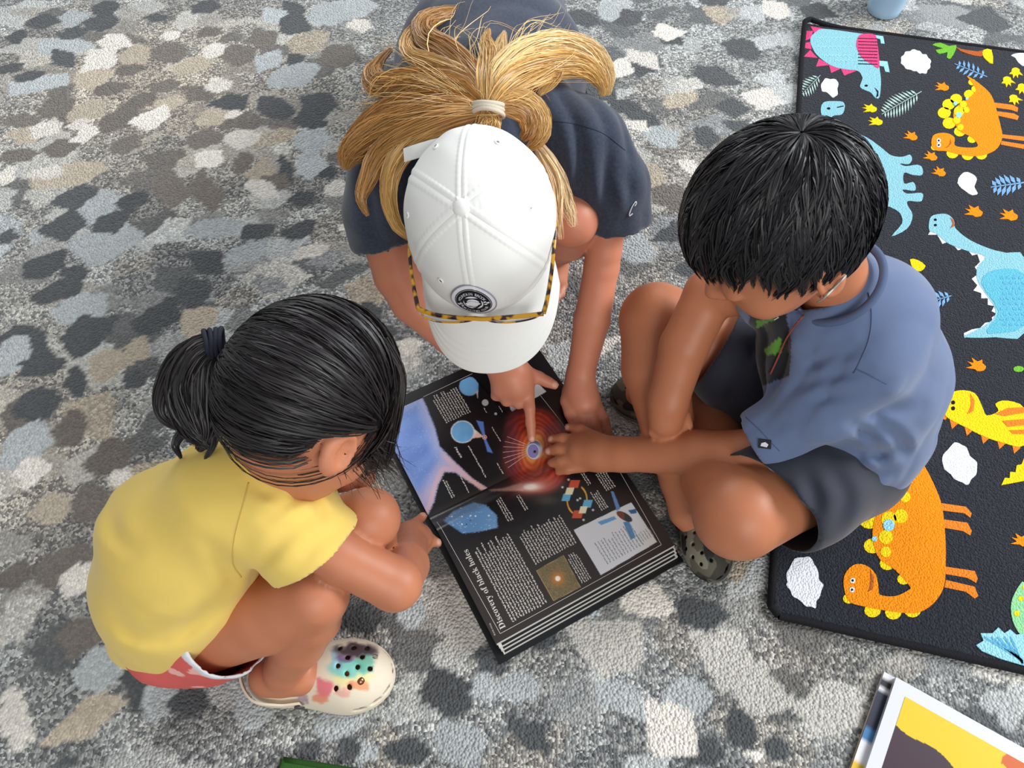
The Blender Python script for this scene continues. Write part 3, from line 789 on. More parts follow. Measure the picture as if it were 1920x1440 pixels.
def font_mesh(body, size):
    cu = bpy.data.curves.new('lettering', 'FONT'); cu.body = body; cu.size = size; cu.resolution_u = 3
    ob = bpy.data.objects.new('lettering', cu); COL.objects.link(ob)
    bpy.context.view_layer.update()
    me = ob.evaluated_get(bpy.context.evaluated_depsgraph_get()).to_mesh()
    V = np.zeros(len(me.vertices) * 3); me.vertices.foreach_get('co', V); V = V.reshape(-1, 3).copy()
    F = [list(p.vertices) for p in me.polygons]
    ob.evaluated_get(bpy.context.evaluated_depsgraph_get()).to_mesh_clear()
    bpy.data.objects.remove(ob); bpy.data.curves.remove(cu)
    return V, F

def build_book():
    root = thing('open_book', (*(BO + BU * 0.02 + BV * PH / 2), 0), 'large open hardcover book with black pages about black holes', 'book')
    paper = new_mat('printed_page', attr='Col', rough=0.3, spec=0.45, coat=0.15)
    edge = new_mat('page_edges', srgb(214, 210, 204), 0.7, 0.3, noise=(900, 0.8, 1.05))
    cover = new_mat('book_cover', srgb(16, 18, 22), 0.35, 0.5)
    ink = new_mat('white_print', srgb(216, 212, 206), 0.5, 0.3)
    greyink = new_mat('grey_print', srgb(150, 152, 158), 0.5, 0.3)
    W3 = lambda u, v, z: np.array([*(BO + BU * u + BV * v), z])
    def slab(name, us, vs2, zb, zt, mat, par=root):
        V = [W3(u, v, z) for z in (zb, zt) for u, v in ((us[0], vs2[0]), (us[1], vs2[0]), (us[1], vs2[1]), (us[0], vs2[1]))]
        F = [[0, 1, 2, 3][::-1], [4, 5, 6, 7], [0, 1, 5, 4], [1, 2, 6, 5], [2, 3, 7, 6], [3, 0, 4, 7]]
        # u x v is downward here
        F = [f[::-1] for f in F]
        return mesh_np(name, V, F, mat, par, smooth=False)
    slab('near_cover', (0.004, PW + 0.021), (-0.006, PH + 0.008), 0.0005, 0.0035, cover)
    slab('far_cover', (-PW - 0.006, -0.004), (-0.006, PH + 0.008), 0.0005, 0.0035, cover)
    slab('spine', (-0.005, 0.005), (-0.006, PH + 0.008), 0.0005, 0.003, cover)
    def page(name, u0, u1, inset=0.0):
        nu = int(abs(u1 - u0) / 0.00095); nv = int(PH / 0.00095)
        us = np.linspace(u0, u1, nu); vs2 = np.linspace(0, PH, nv)
        U, Vv = np.meshgrid(us, vs2, indexing='ij')
        p = page_pt(U.ravel(), Vv.ravel(), 0.0003)
        px, py = proj(p)
        c = page_art(px, py, u1 < 0)
        i = np.arange(nu * nv).reshape(nu, nv)
        F = np.stack([i[:-1, :-1], i[:-1, 1:], i[1:, 1:], i[1:, :-1]], -1).reshape(-1, 4)
        if u1 < 0: F = F[:, ::-1]
        return mesh_np(name, p, F, paper, root, cols=c)
    page('near_page', 0.0, PW)
    page('far_page', -0.0001, -0.2)
    # page blocks in a few loose signatures so that the fore edge fans out
    def block(name, sgn, width, zf, k0, k1, jut):
        n = 26
        us = np.linspace(0, width + jut, n)
        zt = zf(us)
        zlo = 0.0036 + (zt - 0.0040) * k0; zhi = 0.0036 + (zt - 0.0040) * k1
        V = []; F = []
        for j, v in enumerate((0.001 + 0.4 * jut, PH - 0.0005 + 0.2 * jut)):
            for a in range(n): V.append(W3(sgn * us[a], v, zlo[a])); V.append(W3(sgn * us[a], v, zhi[a]))
        m = 2 * n
        for a in range(n - 1):
            b = 2 * a
            F += [[b, b + 2, b + 3, b + 1], [m + b, m + b + 1, m + b + 3, m + b + 2], [b + 1, b + 3, m + b + 3, m + b + 1], [b, m + b, m + b + 2, b + 2]]
        e = m - 2
        F += [[e, m + e, m + e + 1, e + 1], [0, 1, m + 1, m]]
        if sgn < 0: F = [f[::-1] for f in F]
        return mesh_np(name, V, F, edge, root, smooth=False)
    for a, b, j in ((0.0, 0.22, 0.0125), (0.24, 0.48, 0.0085), (0.50, 0.72, 0.0050), (0.74, 1.0, 0.0005)):
        block('page_block', 1, PW, near_z, a, b, j)
    for a, b, j in ((0.0, 0.5, 0.001), (0.54, 1.0, -0.0005)):
        block('page_block', -1, 0.2, far_z, a, b, j)
    # dark printed margins of the pages underneath, showing where they fan out
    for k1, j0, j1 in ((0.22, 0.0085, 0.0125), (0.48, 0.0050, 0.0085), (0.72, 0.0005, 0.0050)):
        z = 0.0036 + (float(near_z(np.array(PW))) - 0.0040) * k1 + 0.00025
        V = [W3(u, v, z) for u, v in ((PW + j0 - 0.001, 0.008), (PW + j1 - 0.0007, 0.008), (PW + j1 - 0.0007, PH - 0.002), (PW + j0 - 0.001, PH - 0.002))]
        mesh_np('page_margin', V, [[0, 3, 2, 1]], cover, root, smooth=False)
    # greeked columns of small print: one mesh per column, words as tiny bars
    def column(corner0, corner1, pitch, mat=ink, wd=0.42, ragged=0.06):
        (u0, v0), (u1, v1) = page_uv(*BC(*corner0)), page_uv(*BC(*corner1))
        umax, umin = max(u0, u1), min(u0, u1); vmin, vmax = min(v0, v1), max(v0, v1)
        V = []; F = []
        v = vmin
        while v < vmax:
            u = umax - abs(random.gauss(0, ragged * 0.15)) * (umax - umin)
            end = umin + random.random() ** 2 * ragged * 3 * (umax - umin)
            while u > end:
                L = random.uniform(0.0022, 0.0062)
                e = max(u - L, end - 0.001)
                s = u
                while s > e:               # letters of the word
                    t = max(s - random.uniform(0.0007, 0.0012), e); k = len(V)
                    a = random.choice((0, 0, 0.12, -0.1)) * pitch; hb = wd * pitch * random.choice((0.8, 1.0, 1.25))
                    V += [page_pt(s, v + a, 0.0006), page_pt(t, v + a, 0.0006), page_pt(t, v + a + hb, 0.0006), page_pt(s, v + a + hb, 0.0006)]
                    F.append([k, k + 3, k + 2, k + 1]); s = t - 0.00025
                u = e - 0.0011
            v += pitch
        if V:
            o = mesh_np('text_column', np.array(V), F, mat, root, smooth=False); o['kind'] = 'stuff'
    for a, b, p in (((748,1210),(712,775),0.0046), ((855,942),(955,700),0.0046), ((1072,1030),(1036,880),0.0036), ((728,742),(690,615),0.0038), ((806,690),(776,615),0.0038),
                    ((1100,572),(1078,505),0.0038), ((1185,600),(1170,500),0.0038), ((1162,690),(1140,590),0.0036),
                    ((440,284),(478,112),0.0044), ((622,538),(548,385),0.0044), ((465,632),(432,540),0.0038), ((545,606),(502,530),0.0038), ((690,368),(652,300),0.0034), ((702,520),(672,455),0.0036),
                    ((630,232),(612,212),0.003), ((700,232),(684,205),0.003), ((505,445),(480,395),0.006)):
        column(a, b, p)
    column((1190,940), (1300,745), 0.0052, greyink, 0.28)
    column((1345,840), (1395,760), 0.0044, greyink, 0.28)
    column((735,215), (715,180), 0.0036, new_mat('dark_print', srgb(70, 66, 62), 0.5, 0.3), 0.35)
    def letters(name, body, start, end, mat, lift=0.0007):
        (u0, v0), (u1, v1) = page_uv(*BC(*start)), page_uv(*BC(*end))
        V, F = font_mesh(body, 1.0)
        Lx = V[:, 0].max() - V[:, 0].min(); k = math.hypot(u1 - u0, v1 - v0) / Lx
        d = np.array([u1 - u0, v1 - v0]) / math.hypot(u1 - u0, v1 - v0); n = np.array([d[1], -d[0]])
        if n[1] > 0: n = -n
        x = (V[:, 0] - V[:, 0].min()) * k; y = V[:, 1] * k
        u = u0 + d[0] * x + n[0] * y; v = v0 + d[1] * x + n[1] * y
        return mesh_np(name, page_pt(u, v, lift), F, mat, root, smooth=False)
    def bold_serif(s):
        return ''.join(chr(0x1D400 + ord(c) - 65) if 'A' <= c <= 'Z' else chr(0x1D41A + ord(c) - 97) if 'a' <= c <= 'z' else c for c in s)
    letters('page_title', bold_serif('Discovery of black holes'), (716, 1232), (538, 868), ink)
    letters('page_header', 'BLACK HOLES', (668, 1268), (644, 1212), ink)
    def rule(name, pts, w):
        uv = np.array([page_uv(*BC(*p)) for p in pts])
        V = []; F = []
        for a, b in zip(uv[:-1], uv[1:]):
            d = b - a; n = np.array([-d[1], d[0]]) / np.linalg.norm(d) * w / 2
            m = max(2, int(np.linalg.norm(d) / 0.004))
            for t in np.linspace(0, 1, m):
                q = a + d * t; V += [page_pt(*(q + n), 0.0006), page_pt(*(q - n), 0.0006)]
            k = len(V) - 2 * m
            F += [[k + 2 * j, k + 2 * j + 1, k + 2 * j + 3, k + 2 * j + 2] for j in range(m - 1)]
        return mesh_np(name, V, F, ink, root, smooth=False)
    rule('frame_line', [(395, 742), (690, 1262), (1075, 1052), (1440, 848), (1250, 515)], 0.0006)
    rule('frame_line', [(332, 160), (560, 52)], 0.0006)
    rule('frame_line', [(830, 95), (990, 300)], 0.0005)
    for t, (x, y) in enumerate([(722,345),(712,368),(704,392),(702,418),(704,445),(712,468),(726,490)]):
        rule('pointer_line', [(x, y), (812, 382 + t * 8)], 0.0006)
    return root
book = build_book()

# ------------------------------------------------------------------ picture book in the corner
def build_picture_book():
    A, B, C = P(1682, 1266, 0.018), P(1606, 1440, 0.018), P(1920, 1398, 0.018)
    e1 = unit((C - A)[:2]); e2 = np.array([e1[1], -e1[0]])
    root = thing('picture_book', (*(A[:2] + e1 * 0.14 + e2 * 0.11), 0), 'open picture book with a yellow and dark purple illustration on its white page', 'book')
    white = new_mat('picture_book_paper', srgb(214, 216, 222), 0.4, 0.4)
    cov = new_mat('picture_book_cover', attr='Col', rough=0.4)
    art = new_mat('picture_book_print', attr='Col', rough=0.35)
    W = lambda s, t, z: np.array([*(A[:2] + e1 * s + e2 * t), z])
    def slab(name, s0, s1, t0, t1, z0, z1, mat, cols=None):
        ns = 40
        V = []; F = []
        ss = np.linspace(s0, s1, ns); tt = np.linspace(t0, t1, ns)
        for s in ss:
            for t in tt: V.append(W(s, t, z1))
        i = np.arange(ns * ns).reshape(ns, ns)
        F = [list(q) for q in np.stack([i[:-1, :-1], i[:-1, 1:], i[1:, 1:], i[1:, :-1]], -1).reshape(-1, 4)]
        k = len(V); V += [W(s0, t0, z0), W(s1, t0, z0), W(s1, t1, z0), W(s0, t1, z0)]
        F += [[k, k + 1, k + 2, k + 3], list(i[:, 0]) + [k + 1, k], list(i[-1, :]) + [k + 2, k + 1], list(i[:, -1])[::-1] + [k + 3, k + 2][::1], list(i[0, :])[::-1] + [k, k + 3]]
        c = cols(np.array(V)) if cols else None
        return mesh_np(name, V, F, mat, root, smooth=False, cols=c)
    def ccol(V):
        t = (V[:, :2] - A[:2]) @ e2
        c = np.tile(np.array([226., 226, 230]), (len(V), 1))
        c[(t > 0.008) & (t < 0.02)] = (24, 24, 30)
        c[(t > 0.03) & (t < 0.085)] = (32, 36, 60)
        c[(t > 0.085) & (t < 0.1)] = (60, 120, 170)
        c[t > 0.135] = (222, 182, 40)
        return srgb_np(c)
    slab('cover', -0.014, 0.27, 0.001, 0.24, 0.0005, 0.009, cov, ccol)
    slab('page_block', 0.0, 0.265, 0.003, 0.235, 0.009, 0.0175, white)
    def acol(V):
        s = (V[:, :2] - A[:2]) @ e1; t = (V[:, :2] - A[:2]) @ e2
        n = len(V); c = np.tile(np.array([226., 192, 32]), (n, 1))
        lim = 0.062 + 0.03 * (s - 0.03) * 8 + 0.006 * np.sin(s * 60)
        c[t > lim] = (64, 44, 56)
        ph = wavy(np.stack([s, t, 0 * s], 1), 77, 90)
        c[(t < lim) & (s > 0.15) & (ph > 0.35)] = (200, 96, 40)
        c[(t < lim) & (s > 0.19) & (ph > 0.0)] = (190, 60, 60)
        return srgb_np(c)
    ns = 160
    ss = np.linspace(0.018, 0.25, ns); tt = np.linspace(0.022, 0.22, ns)
    S, T = np.meshgrid(ss, tt, indexing='ij')
    V = np.concatenate([A[:2] + S.reshape(-1, 1) * e1 + T.reshape(-1, 1) * e2, np.full((ns * ns, 1), 0.0179)], 1)
    i = np.arange(ns * ns).reshape(ns, ns)
    F = np.stack([i[:-1, :-1], i[:-1, 1:], i[1:, 1:], i[1:, :-1]], -1).reshape(-1, 4)
    mesh_np('illustration', V, F, art, root, smooth=False, cols=acol(V))
    return root
build_picture_book()

# ------------------------------------------------------------------ pale blue cup at the far side, green folder at the near side
def lathe(name, prof, centre, mat, parent=None, seg=40):
    prof = np.asarray(prof, float); n = len(prof)
    t = np.arange(seg) * 2 * np.pi / seg
    V = np.stack([centre[0] + prof[:, 0, None] * np.cos(t), centre[1] + prof[:, 0, None] * np.sin(t), centre[2] + prof[:, 1, None] + 0 * t], -1).reshape(-1, 3)
    i = np.arange(n * seg).reshape(n, seg); j = np.roll(i, -1, 1)
    F = np.stack([i[:-1], j[:-1], j[1:], i[1:]], -1).reshape(-1, 4)
    return mesh_np(name, V, F, mat, parent)
def build_cup():
    c = P(1655, 22, 0.0)
    root = thing('cup', c, 'pale blue cup standing on the carpet beyond the dinosaur rug', 'cup')
    m = new_mat('pale_blue_plastic', srgb(172, 206, 234), 0.4, 0.5)
    lathe('cup_body', [(0.0, 0.001), (0.036, 0.001), (0.039, 0.004), (0.041, 0.02), (0.048, 0.11), (0.049, 0.112), (0.047, 0.112), (0.040, 0.02), (0.037, 0.006), (0.0, 0.005)], c, m, root)
    lathe('cup_rim', [(0.0475, 0.110), (0.0495, 0.110), (0.0505, 0.113), (0.0495, 0.116), (0.0475, 0.116), (0.0465, 0.113), (0.0475, 0.110)], c, m, root)
build_cup()
def build_folder():
    A, B = P(531, 1424, 0.006), P(640, 1441, 0.006)
    e1 = unit((B - A)[:2]); e2 = np.array([e1[1], -e1[0]])
    root = thing('green_folder', (*(A[:2] + e1 * 0.12 + e2 * 0.08), 0), 'dark green cloth-edged folder lying below the tie-dye clog', 'folder')
    m = new_mat('green_cloth', srgb(46, 92, 30), 0.8, 0.3, bump=(500, 0.5, 0.002)); md = new_mat('green_binding', srgb(38, 78, 26), 0.8, 0.3, bump=(700, 0.6, 0.002))
    W = lambda s, t, z: np.array([*(A[:2] + e1 * s + e2 * t), z])
    V = [W(s, t, z) for z in (0.001, 0.006) for s, t in ((0, 0), (0.24, 0), (0.24, 0.17), (0, 0.17))]
    F = [[0, 1, 2, 3], [4, 7, 6, 5], [0, 4, 5, 1], [1, 5, 6, 2], [2, 6, 7, 3], [3, 7, 4, 0]]
    mesh_np('board', V, F, m, root, smooth=False)
    for a, b in (((0, 0), (0.24, 0)), ((0, 0), (0, 0.17))):
        tube_obj('edge_binding', [W(*a, 0.0045), W(*b, 0.0045)], 0.0038, md, root, n=12)
build_folder()
# ------------------------------------------------------------------ people: helpers
def seam(name, obj, pts, mat, parent, r=0.0009):
    L = spline(np.array(pts, float), 26)
    W = [surf(obj, x, y, 0.0001)[0] for x, y in L]
    W = np.array([w for w in W if w is not None])
    if len(W) < 4: return
    W = W[np.concatenate([[True], np.linalg.norm(np.diff(W, axis=0), axis=1) < 0.03])]
    return tube_obj(name, W, r, mat, parent, n=60, sides=6)

class Build:
    """collects shapes, then grows one continuous surface"""
    def __init__(self): self.ops = []; self.lo = np.full(3, 9.); self.hi = np.full(3, -9.); self.gk = {}
    def limb(self, k=0.02):
        """what follows is a limb: it melts into the trunk but not into other limbs"""
        self.gk[len(self.gk) + 1] = k; self.ops.append(('limb',)); return self
    def _b(self, p, r):
        self.lo = np.minimum(self.lo, np.asarray(p) - r); self.hi = np.maximum(self.hi, np.asarray(p) + r)
    def cone(self, A, B, k=0.012, flat=None):
        (a, ra), (b, rb) = A, B
        s = max(1, flat[1]) if flat else 1
        self._b(a, ra * s); self._b(b, rb * s); self.ops.append(('cone', a, b, ra, rb, k, flat)); return self
    def chain(self, L, k=0.012, flat=None):
        for A, B in zip(L[:-1], L[1:]): self.cone(A, B, k, flat)
        return self
    def ell(self, c, axes, rad, k=0.01, op='add'):
        if op == 'add': self._b(c, max(rad))
        self.ops.append(('ell', c, axes, rad, k, op)); return self
    def field(self, h, pad=0.02):
        F = Field(self.lo - pad, self.hi + pad, h)
        groups = [[]]
        for o in self.ops:
            if o[0] == 'limb': groups.append([])
            else: groups[-1].append(o)
        full = tuple(slice(0, n) for n in F.n)
        def run(G, L):
            for o in L:
                if o[0] == 'cone': G.cone(*o[1:])
                else: G.ell(*o[1:])
        run(F, groups[0])
        if len(groups) > 1:
            trunk = F.D.copy()
            for i, L in enumerate(groups[1:], 1):
                G = Field(self.lo - pad, self.hi + pad, h); run(G, L)
                k = self.gk[i]
                hh = np.maximum(k - np.abs(trunk - G.D), 0) / k
                np.minimum(F.D, np.minimum(trunk, G.D) - hh * hh * k * 0.25, out=F.D)
        return F

def add_head(B, C, fr, s=1.0):
    """skull, cheeks, jaw, nose, lids, lips and ears in the head's own frame"""
    r, f, u = fr; A = [r, f, u]
    at = lambda a, b, c: C + s * (r * a + f * b + u * c)
    S = lambda *q: [s * x for x in q]
    B.ell(at(0, 0, 0.004), A, S(0.072, 0.089, 0.088), 0.0)
    B.ell(at(0, 0.030, -0.052), A, S(0.058, 0.056, 0.060), 0.03)
    B.ell(at(0, 0.048, -0.090), A, S(0.032, 0.026, 0.024), 0.03)       # chin
    for q in (-1, 1):
        B.ell(at(q * 0.034, 0.056, -0.055), A, S(0.026, 0.022, 0.024), 0.015)   # cheeks
        B.ell(at(q * 0.031, 0.085, -0.020), A, S(0.014, 0.012, 0.009), 0.012, 'sub')
        B.ell(at(q * 0.031, 0.076, -0.022), A, S(0.015, 0.012, 0.010), 0.004)   # lowered lids
        B.ell(at(q * 0.076, -0.010, -0.030), [unit(r * 0.9 - q * f * 0.4), unit(f * 0.9 + q * r * 0.4), u], S(0.007, 0.019, 0.029), 0.004)   # ears
        B.ell(at(q * 0.082, -0.006, -0.028), [unit(r * 0.9 - q * f * 0.4), unit(f * 0.9 + q * r * 0.4), u], S(0.005, 0.009, 0.016), 0.004, 'sub')
    B.cone((at(0, 0.084, -0.018), 0.007 * s), (at(0, 0.097, -0.046), 0.0105 * s), 0.012)
    for q in (-1, 1): B.ell(at(q * 0.010, 0.089, -0.049), A, S(0.008, 0.008, 0.006), 0.006)
    B.ell(at(0, 0.081, -0.071), A, S(0.020, 0.009, 0.005), 0.005)
    B.ell(at(0, 0.078, -0.079), A, S(0.017, 0.009, 0.0055), 0.005)

def head_frame(yaw, pit, roll, feat, px, z):
    """head axes from its turn, nod and tilt (degrees), placed so that a feature is seen where the photo shows it"""
    yaw, pit, roll = map(math.radians, (yaw, pit, roll))
    f = np.array([math.cos(yaw) * math.cos(pit), math.sin(yaw) * math.cos(pit), -math.sin(pit)])
    r0 = np.array([math.sin(yaw), -math.cos(yaw), 0]); u0 = np.cross(r0, f)
    r = r0 * math.cos(roll) + u0 * math.sin(roll); u = np.cross(r, f)
    off = r * feat[0] + f * feat[1] + u * feat[2]
    return P(px[0], px[1], z + off[2]) - off, r, f, u

def fingers(B, L, k=0.004):
    for pts in L:
        B.chain([(P(px, py, z), r) for px, py, z, r in pts], k)

def skin_obj(name, B, base, mat, spots=(), h=0.0035, origin=None, zmin=0.001):
    F = B.field(h)
    V, Q = F.mesh()
    V[:, 2] = np.maximum(V[:, 2], zmin)
    col = np.tile(srgb_np(base), (len(V), 1))
    pts = V
    col *= (1 + 0.05 * wavy(pts, 3, 60) + 0.03 * wavy(pts, 5, 220))[:, None]
    for c, rad, rgb, a in spots:
        d = np.linalg.norm(V - np.asarray(c), axis=1)
        w = (smooth01(d, rad, rad * 0.55) * a)[:, None]
        col = col * (1 - w) + srgb_np(rgb) * w
    o = mesh_np(name, V, Q, mat, cols=col)
    if origin is not None: recentre(o, origin)
    return o

def edge_loops(be):
    nb = {}
    for a, b in be.tolist(): nb.setdefault(a, []).append(b); nb.setdefault(b, []).append(a)
    seen = set(); out = []
    for s in nb:
        if s in seen: continue
        loop = [s]; seen.add(s); cur = s
        while True:
            nx = [q for q in nb[cur] if q not in seen]
            if not nx: break
            cur = nx[0]; seen.add(cur); loop.append(cur)
        out.append(loop)
    return out

def band(name, loops, near, r, mat, parent, flat=1.0, shift=None):
    """ribbed collar or hem sewn along the garment edge closest to a point"""
    L = min(loops, key=lambda l: np.linalg.norm(l.mean(0) - near))
    d = np.concatenate([[0], np.cumsum(np.linalg.norm(np.diff(np.vstack([L, L[:1]]), axis=0), axis=1))])
    t = np.linspace(0, d[-1], 91)[:-1]
    W = np.stack([np.interp(t, d, np.append(L[:, a], L[0, a])) for a in range(3)], 1)
    for _ in range(6): W = 0.25 * np.roll(W, 1, 0) + 0.5 * W + 0.25 * np.roll(W, -1, 0)
    if shift is not None: W = W + shift
    W = np.vstack([W, W[:2]])
    v, q, s = tubes(W[None], np.full((1, len(W)), r), 8, unit(np.cross(W[20] - W[0], W[50] - W[0])) + 0.01)
    return mesh_np(name, v, q, mat, parent)

from mathutils.bvhtree import BVHTree
_bvh = {}
def surf(obj, px, py, lift=0.0005):
    """where the line of sight meets a mesh: point lifted off the surface, normal"""
    if obj.name not in _bvh:
        me = obj.data; off = np.array(obj.matrix_parent_inverse.translation) + (np.array(obj.parent.location) if obj.parent else 0) + np.array(obj.location)
        V = np.zeros(len(me.vertices) * 3); me.vertices.foreach_get('co', V); V = V.reshape(-1, 3) + off
        _bvh[obj.name] = BVHTree.FromPolygons([tuple(v) for v in V], [tuple(p.vertices) for p in me.polygons])
    o = Vector((0, 0, CAM_H)); d = Vector(P(px, py, 0.0)) - o
    loc, nrm, i, dist = _bvh[obj.name].ray_cast(o, d.normalized())
    if loc is None: return None, None
    nrm = np.array(nrm)
    if nrm @ np.array(d) > 0: nrm = -nrm
    return np.array(loc) + nrm * lift, nrm

def cloth(name, torso, sleeves, mat, parent, th=0.0045, folds=(), h=0.0034, noise=(0.0016, 38), cols=None, seed=1, k=0.02, creases=(), zmin=0.001):
    """torso = (Build, cuts); sleeves = [(Build, cuts), ...]; hollow garment open at the cuts"""
    allb = [torso] + list(sleeves)
    lo = np.min([b.lo for b, _ in allb], 0) - 0.02; hi = np.max([b.hi for b, _ in allb], 0) + 0.02
    outer = Field(lo, hi, h); solid = Field(lo, hi, h); keep = []
    full = tuple(slice(0, n) for n in outer.n)
    for i, (b, cuts) in enumerate(allb):
        F = Field(lo, hi, h)
        for o in b.ops:
            if o[0] == 'cone': F.cone(*o[1:])
            else: F.ell(*o[1:])
        unc = F.D.copy()
        solid.blend(full, unc, k if i else 0)
        for (p, nrm) in cuts: F.cut(p, nrm)
        keep.append((unc, F.D, [(np.asarray(p, float), unit(nrm)) for p, nrm in cuts]))
        outer.blend(full, F.D, k if i else 0)
    m = np.abs(solid.D) < 0.03
    idx = np.argwhere(m); pts = lo + idx * h
    disp = noise[0] * wavy(pts, seed, noise[1], 6)
    for (anchor, axis, freq, amp, fall) in folds:      # creases running from a pull point
        q = pts - np.asarray(anchor); d = np.linalg.norm(q, axis=1)
        a = unit(axis); s = q @ a
        other = unit(np.cross(a, [0.2, 0.3, 0.93])); w = np.cross(a, other)
        ang = np.arctan2(q @ w, q @ other)
        ph = 1.8 * freq * (q @ other) + 0.9 * np.sin(22 * s + 1.0) + 0.8 * np.sin(31 * (q @ w))
        disp += 2.0 * amp * (0.5 - np.abs(np.sin(ph * 0.5)) ** 0.7) * np.exp(-(d / fall) ** 2)      # sharp-valleyed creases
    if creases:
        qx, qy = proj(pts)
        for line, depth, wd in [(a, b, 1.7 * c) for a, b, c in creases]:                # single tucks: a valley with a roll beside it
            L = spline(np.array(line, float), 14)
            bb = (qx > L[:, 0].min() - 60) & (qx < L[:, 0].max() + 60) & (qy > L[:, 1].min() - 60) & (qy < L[:, 1].max() + 60)
            k_ = np.nonzero(bb)[0]
            d = np.full(len(k_), 1e9); tt = np.zeros(len(k_))
            for j in range(13):
                ba = L[j + 1] - L[j]; t = np.clip(((qx[k_] - L[j, 0]) * ba[0] + (qy[k_] - L[j, 1]) * ba[1]) / (ba @ ba + 1e-9), 0, 1)
                e = np.hypot(qx[k_] - L[j, 0] - ba[0] * t, qy[k_] - L[j, 1] - ba[1] * t)
                c = e < d; d[c] = e[c]; tt[c] = (j + t[c]) / 13
            fade = np.sin(np.pi * np.clip(tt, 0.04, 0.96)) ** 0.6
            disp[k_] += depth * fade * (np.exp(-(d / wd) ** 2) - 0.75 * np.exp(-((d - 2.1 * wd) / (1.2 * wd)) ** 2))
    solid.D[m] += disp.astype(np.float32); outer.D[m] += disp.astype(np.float32)
    V, Q = outer.mesh()
    V = relax(V, Q, 3)
    # open the garment: drop the caps that the cuts left inside the uncut form
    i = np.clip(np.round((V - lo) / h).astype(int), 0, outer.n - 1)
    ix = (i[:, 0], i[:, 1], i[:, 2])
    dv = np.stack([c[1][ix] for c in keep], 1); own = dv.argmin(1)
    cap = np.zeros(len(V), bool)
    for j, (unc, _, cuts) in enumerate(keep):
        if not cuts: continue
        cv = np.max([(V - p) @ nrm for p, nrm in cuts], 0)
        cap |= (own == j) & (cv > -0.6 * h) & (unc[ix] < -1.0 * h)
    Q = Q[~cap[Q].any(1)]
    used = np.zeros(len(V), bool); used[Q.ravel()] = True
    remap = np.cumsum(used) - 1
    V = V[used]; Q = remap[Q]
    # even out the rim
    e = np.vstack([Q[:, [0, 1]], Q[:, [1, 2]], Q[:, [2, 3]], Q[:, [3, 0]]])
    key = np.sort(e, 1); uq, cnt = np.unique(key[:, 0].astype(np.int64) * len(V) + key[:, 1], return_counts=True)
    bd = uq[cnt == 1]; be = np.stack([bd // len(V), bd % len(V)], 1)
    loops = edge_loops(be)
    for _ in range(24):
        s = np.zeros((len(V), 3)); c = np.bincount(be.ravel(), minlength=len(V))
        for a in range(3): s[:, a] = np.bincount(be[:, 0], V[be[:, 1], a], len(V)) + np.bincount(be[:, 1], V[be[:, 0], a], len(V))
        b = c > 0
        V[b] += 0.5 * (s[b] / c[b][:, None] - V[b])
    V[:, 2] = np.maximum(V[:, 2], zmin)
    c = cols(V) if cols else None
    o = mesh_np(name, V, Q, mat, parent, cols=c)
    sm = o.modifiers.new('thickness', 'SOLIDIFY'); sm.thickness = 0.002; sm.offset = -1
    return o, [V[l] for l in loops if len(l) > 12]

# ---- hair
def ribbons(C, R, normal=None, tilt=0.6):
    n, m, _ = C.shape
    T = unit(np.gradient(C, axis=1))
    if normal is None: normal = np.broadcast_to(np.array([0.0, -0.55, 0.83]), C.shape)
    s = unit(np.cross(T, normal)); v = np.cross(s, T)
    a = rng.normal(0, tilt, (n, 1, 1))
    s = s * np.cos(a) + v * np.sin(a)
    V = np.stack([C - s * R[..., None], C + s * R[..., None]], 2)
    idx = np.arange(n * m * 2).reshape(n, m, 2)
    Q = np.stack([idx[:, :-1, 0], idx[:, :-1, 1], idx[:, 1:, 1], idx[:, 1:, 0]], -1).reshape(-1, 4)
    return V.reshape(-1, 3), Q, np.repeat(np.arange(n), m * 2)
def strand_mesh(name, C, r0, base, var, mat, parent, taper=0.35, extra=None, normal=None, tilt=0.6):
    n, m, _ = C.shape
    t = np.linspace(0, 1, m)
    prof = np.where(t < 0.6, 1.0, 1.0 - (1 - taper) * (t - 0.6) / 0.4)
    R = np.broadcast_to(r0, (n,))[:, None] * prof[None]
    V, Q, S = ribbons(C, R, normal, tilt)
    c = srgb_np(np.asarray(base, float))[None] * np.exp(rng.normal(0, var, (n, 1)))
    if extra is not None: c = extra(c, n)
    col = c[S]
    return V, Q, col

def join_hair(name, parts, mat, parent):
    V = []; Q = []; Cc = []; k = 0
    for v, q, c in parts:
        V.append(v); Q.append(q + k); Cc.append(c); k += len(v)
    o = mesh_np(name, np.vstack(V), np.vstack(Q), mat, parent, cols=np.vstack(Cc))
    o['kind'] = 'stuff'
    return o

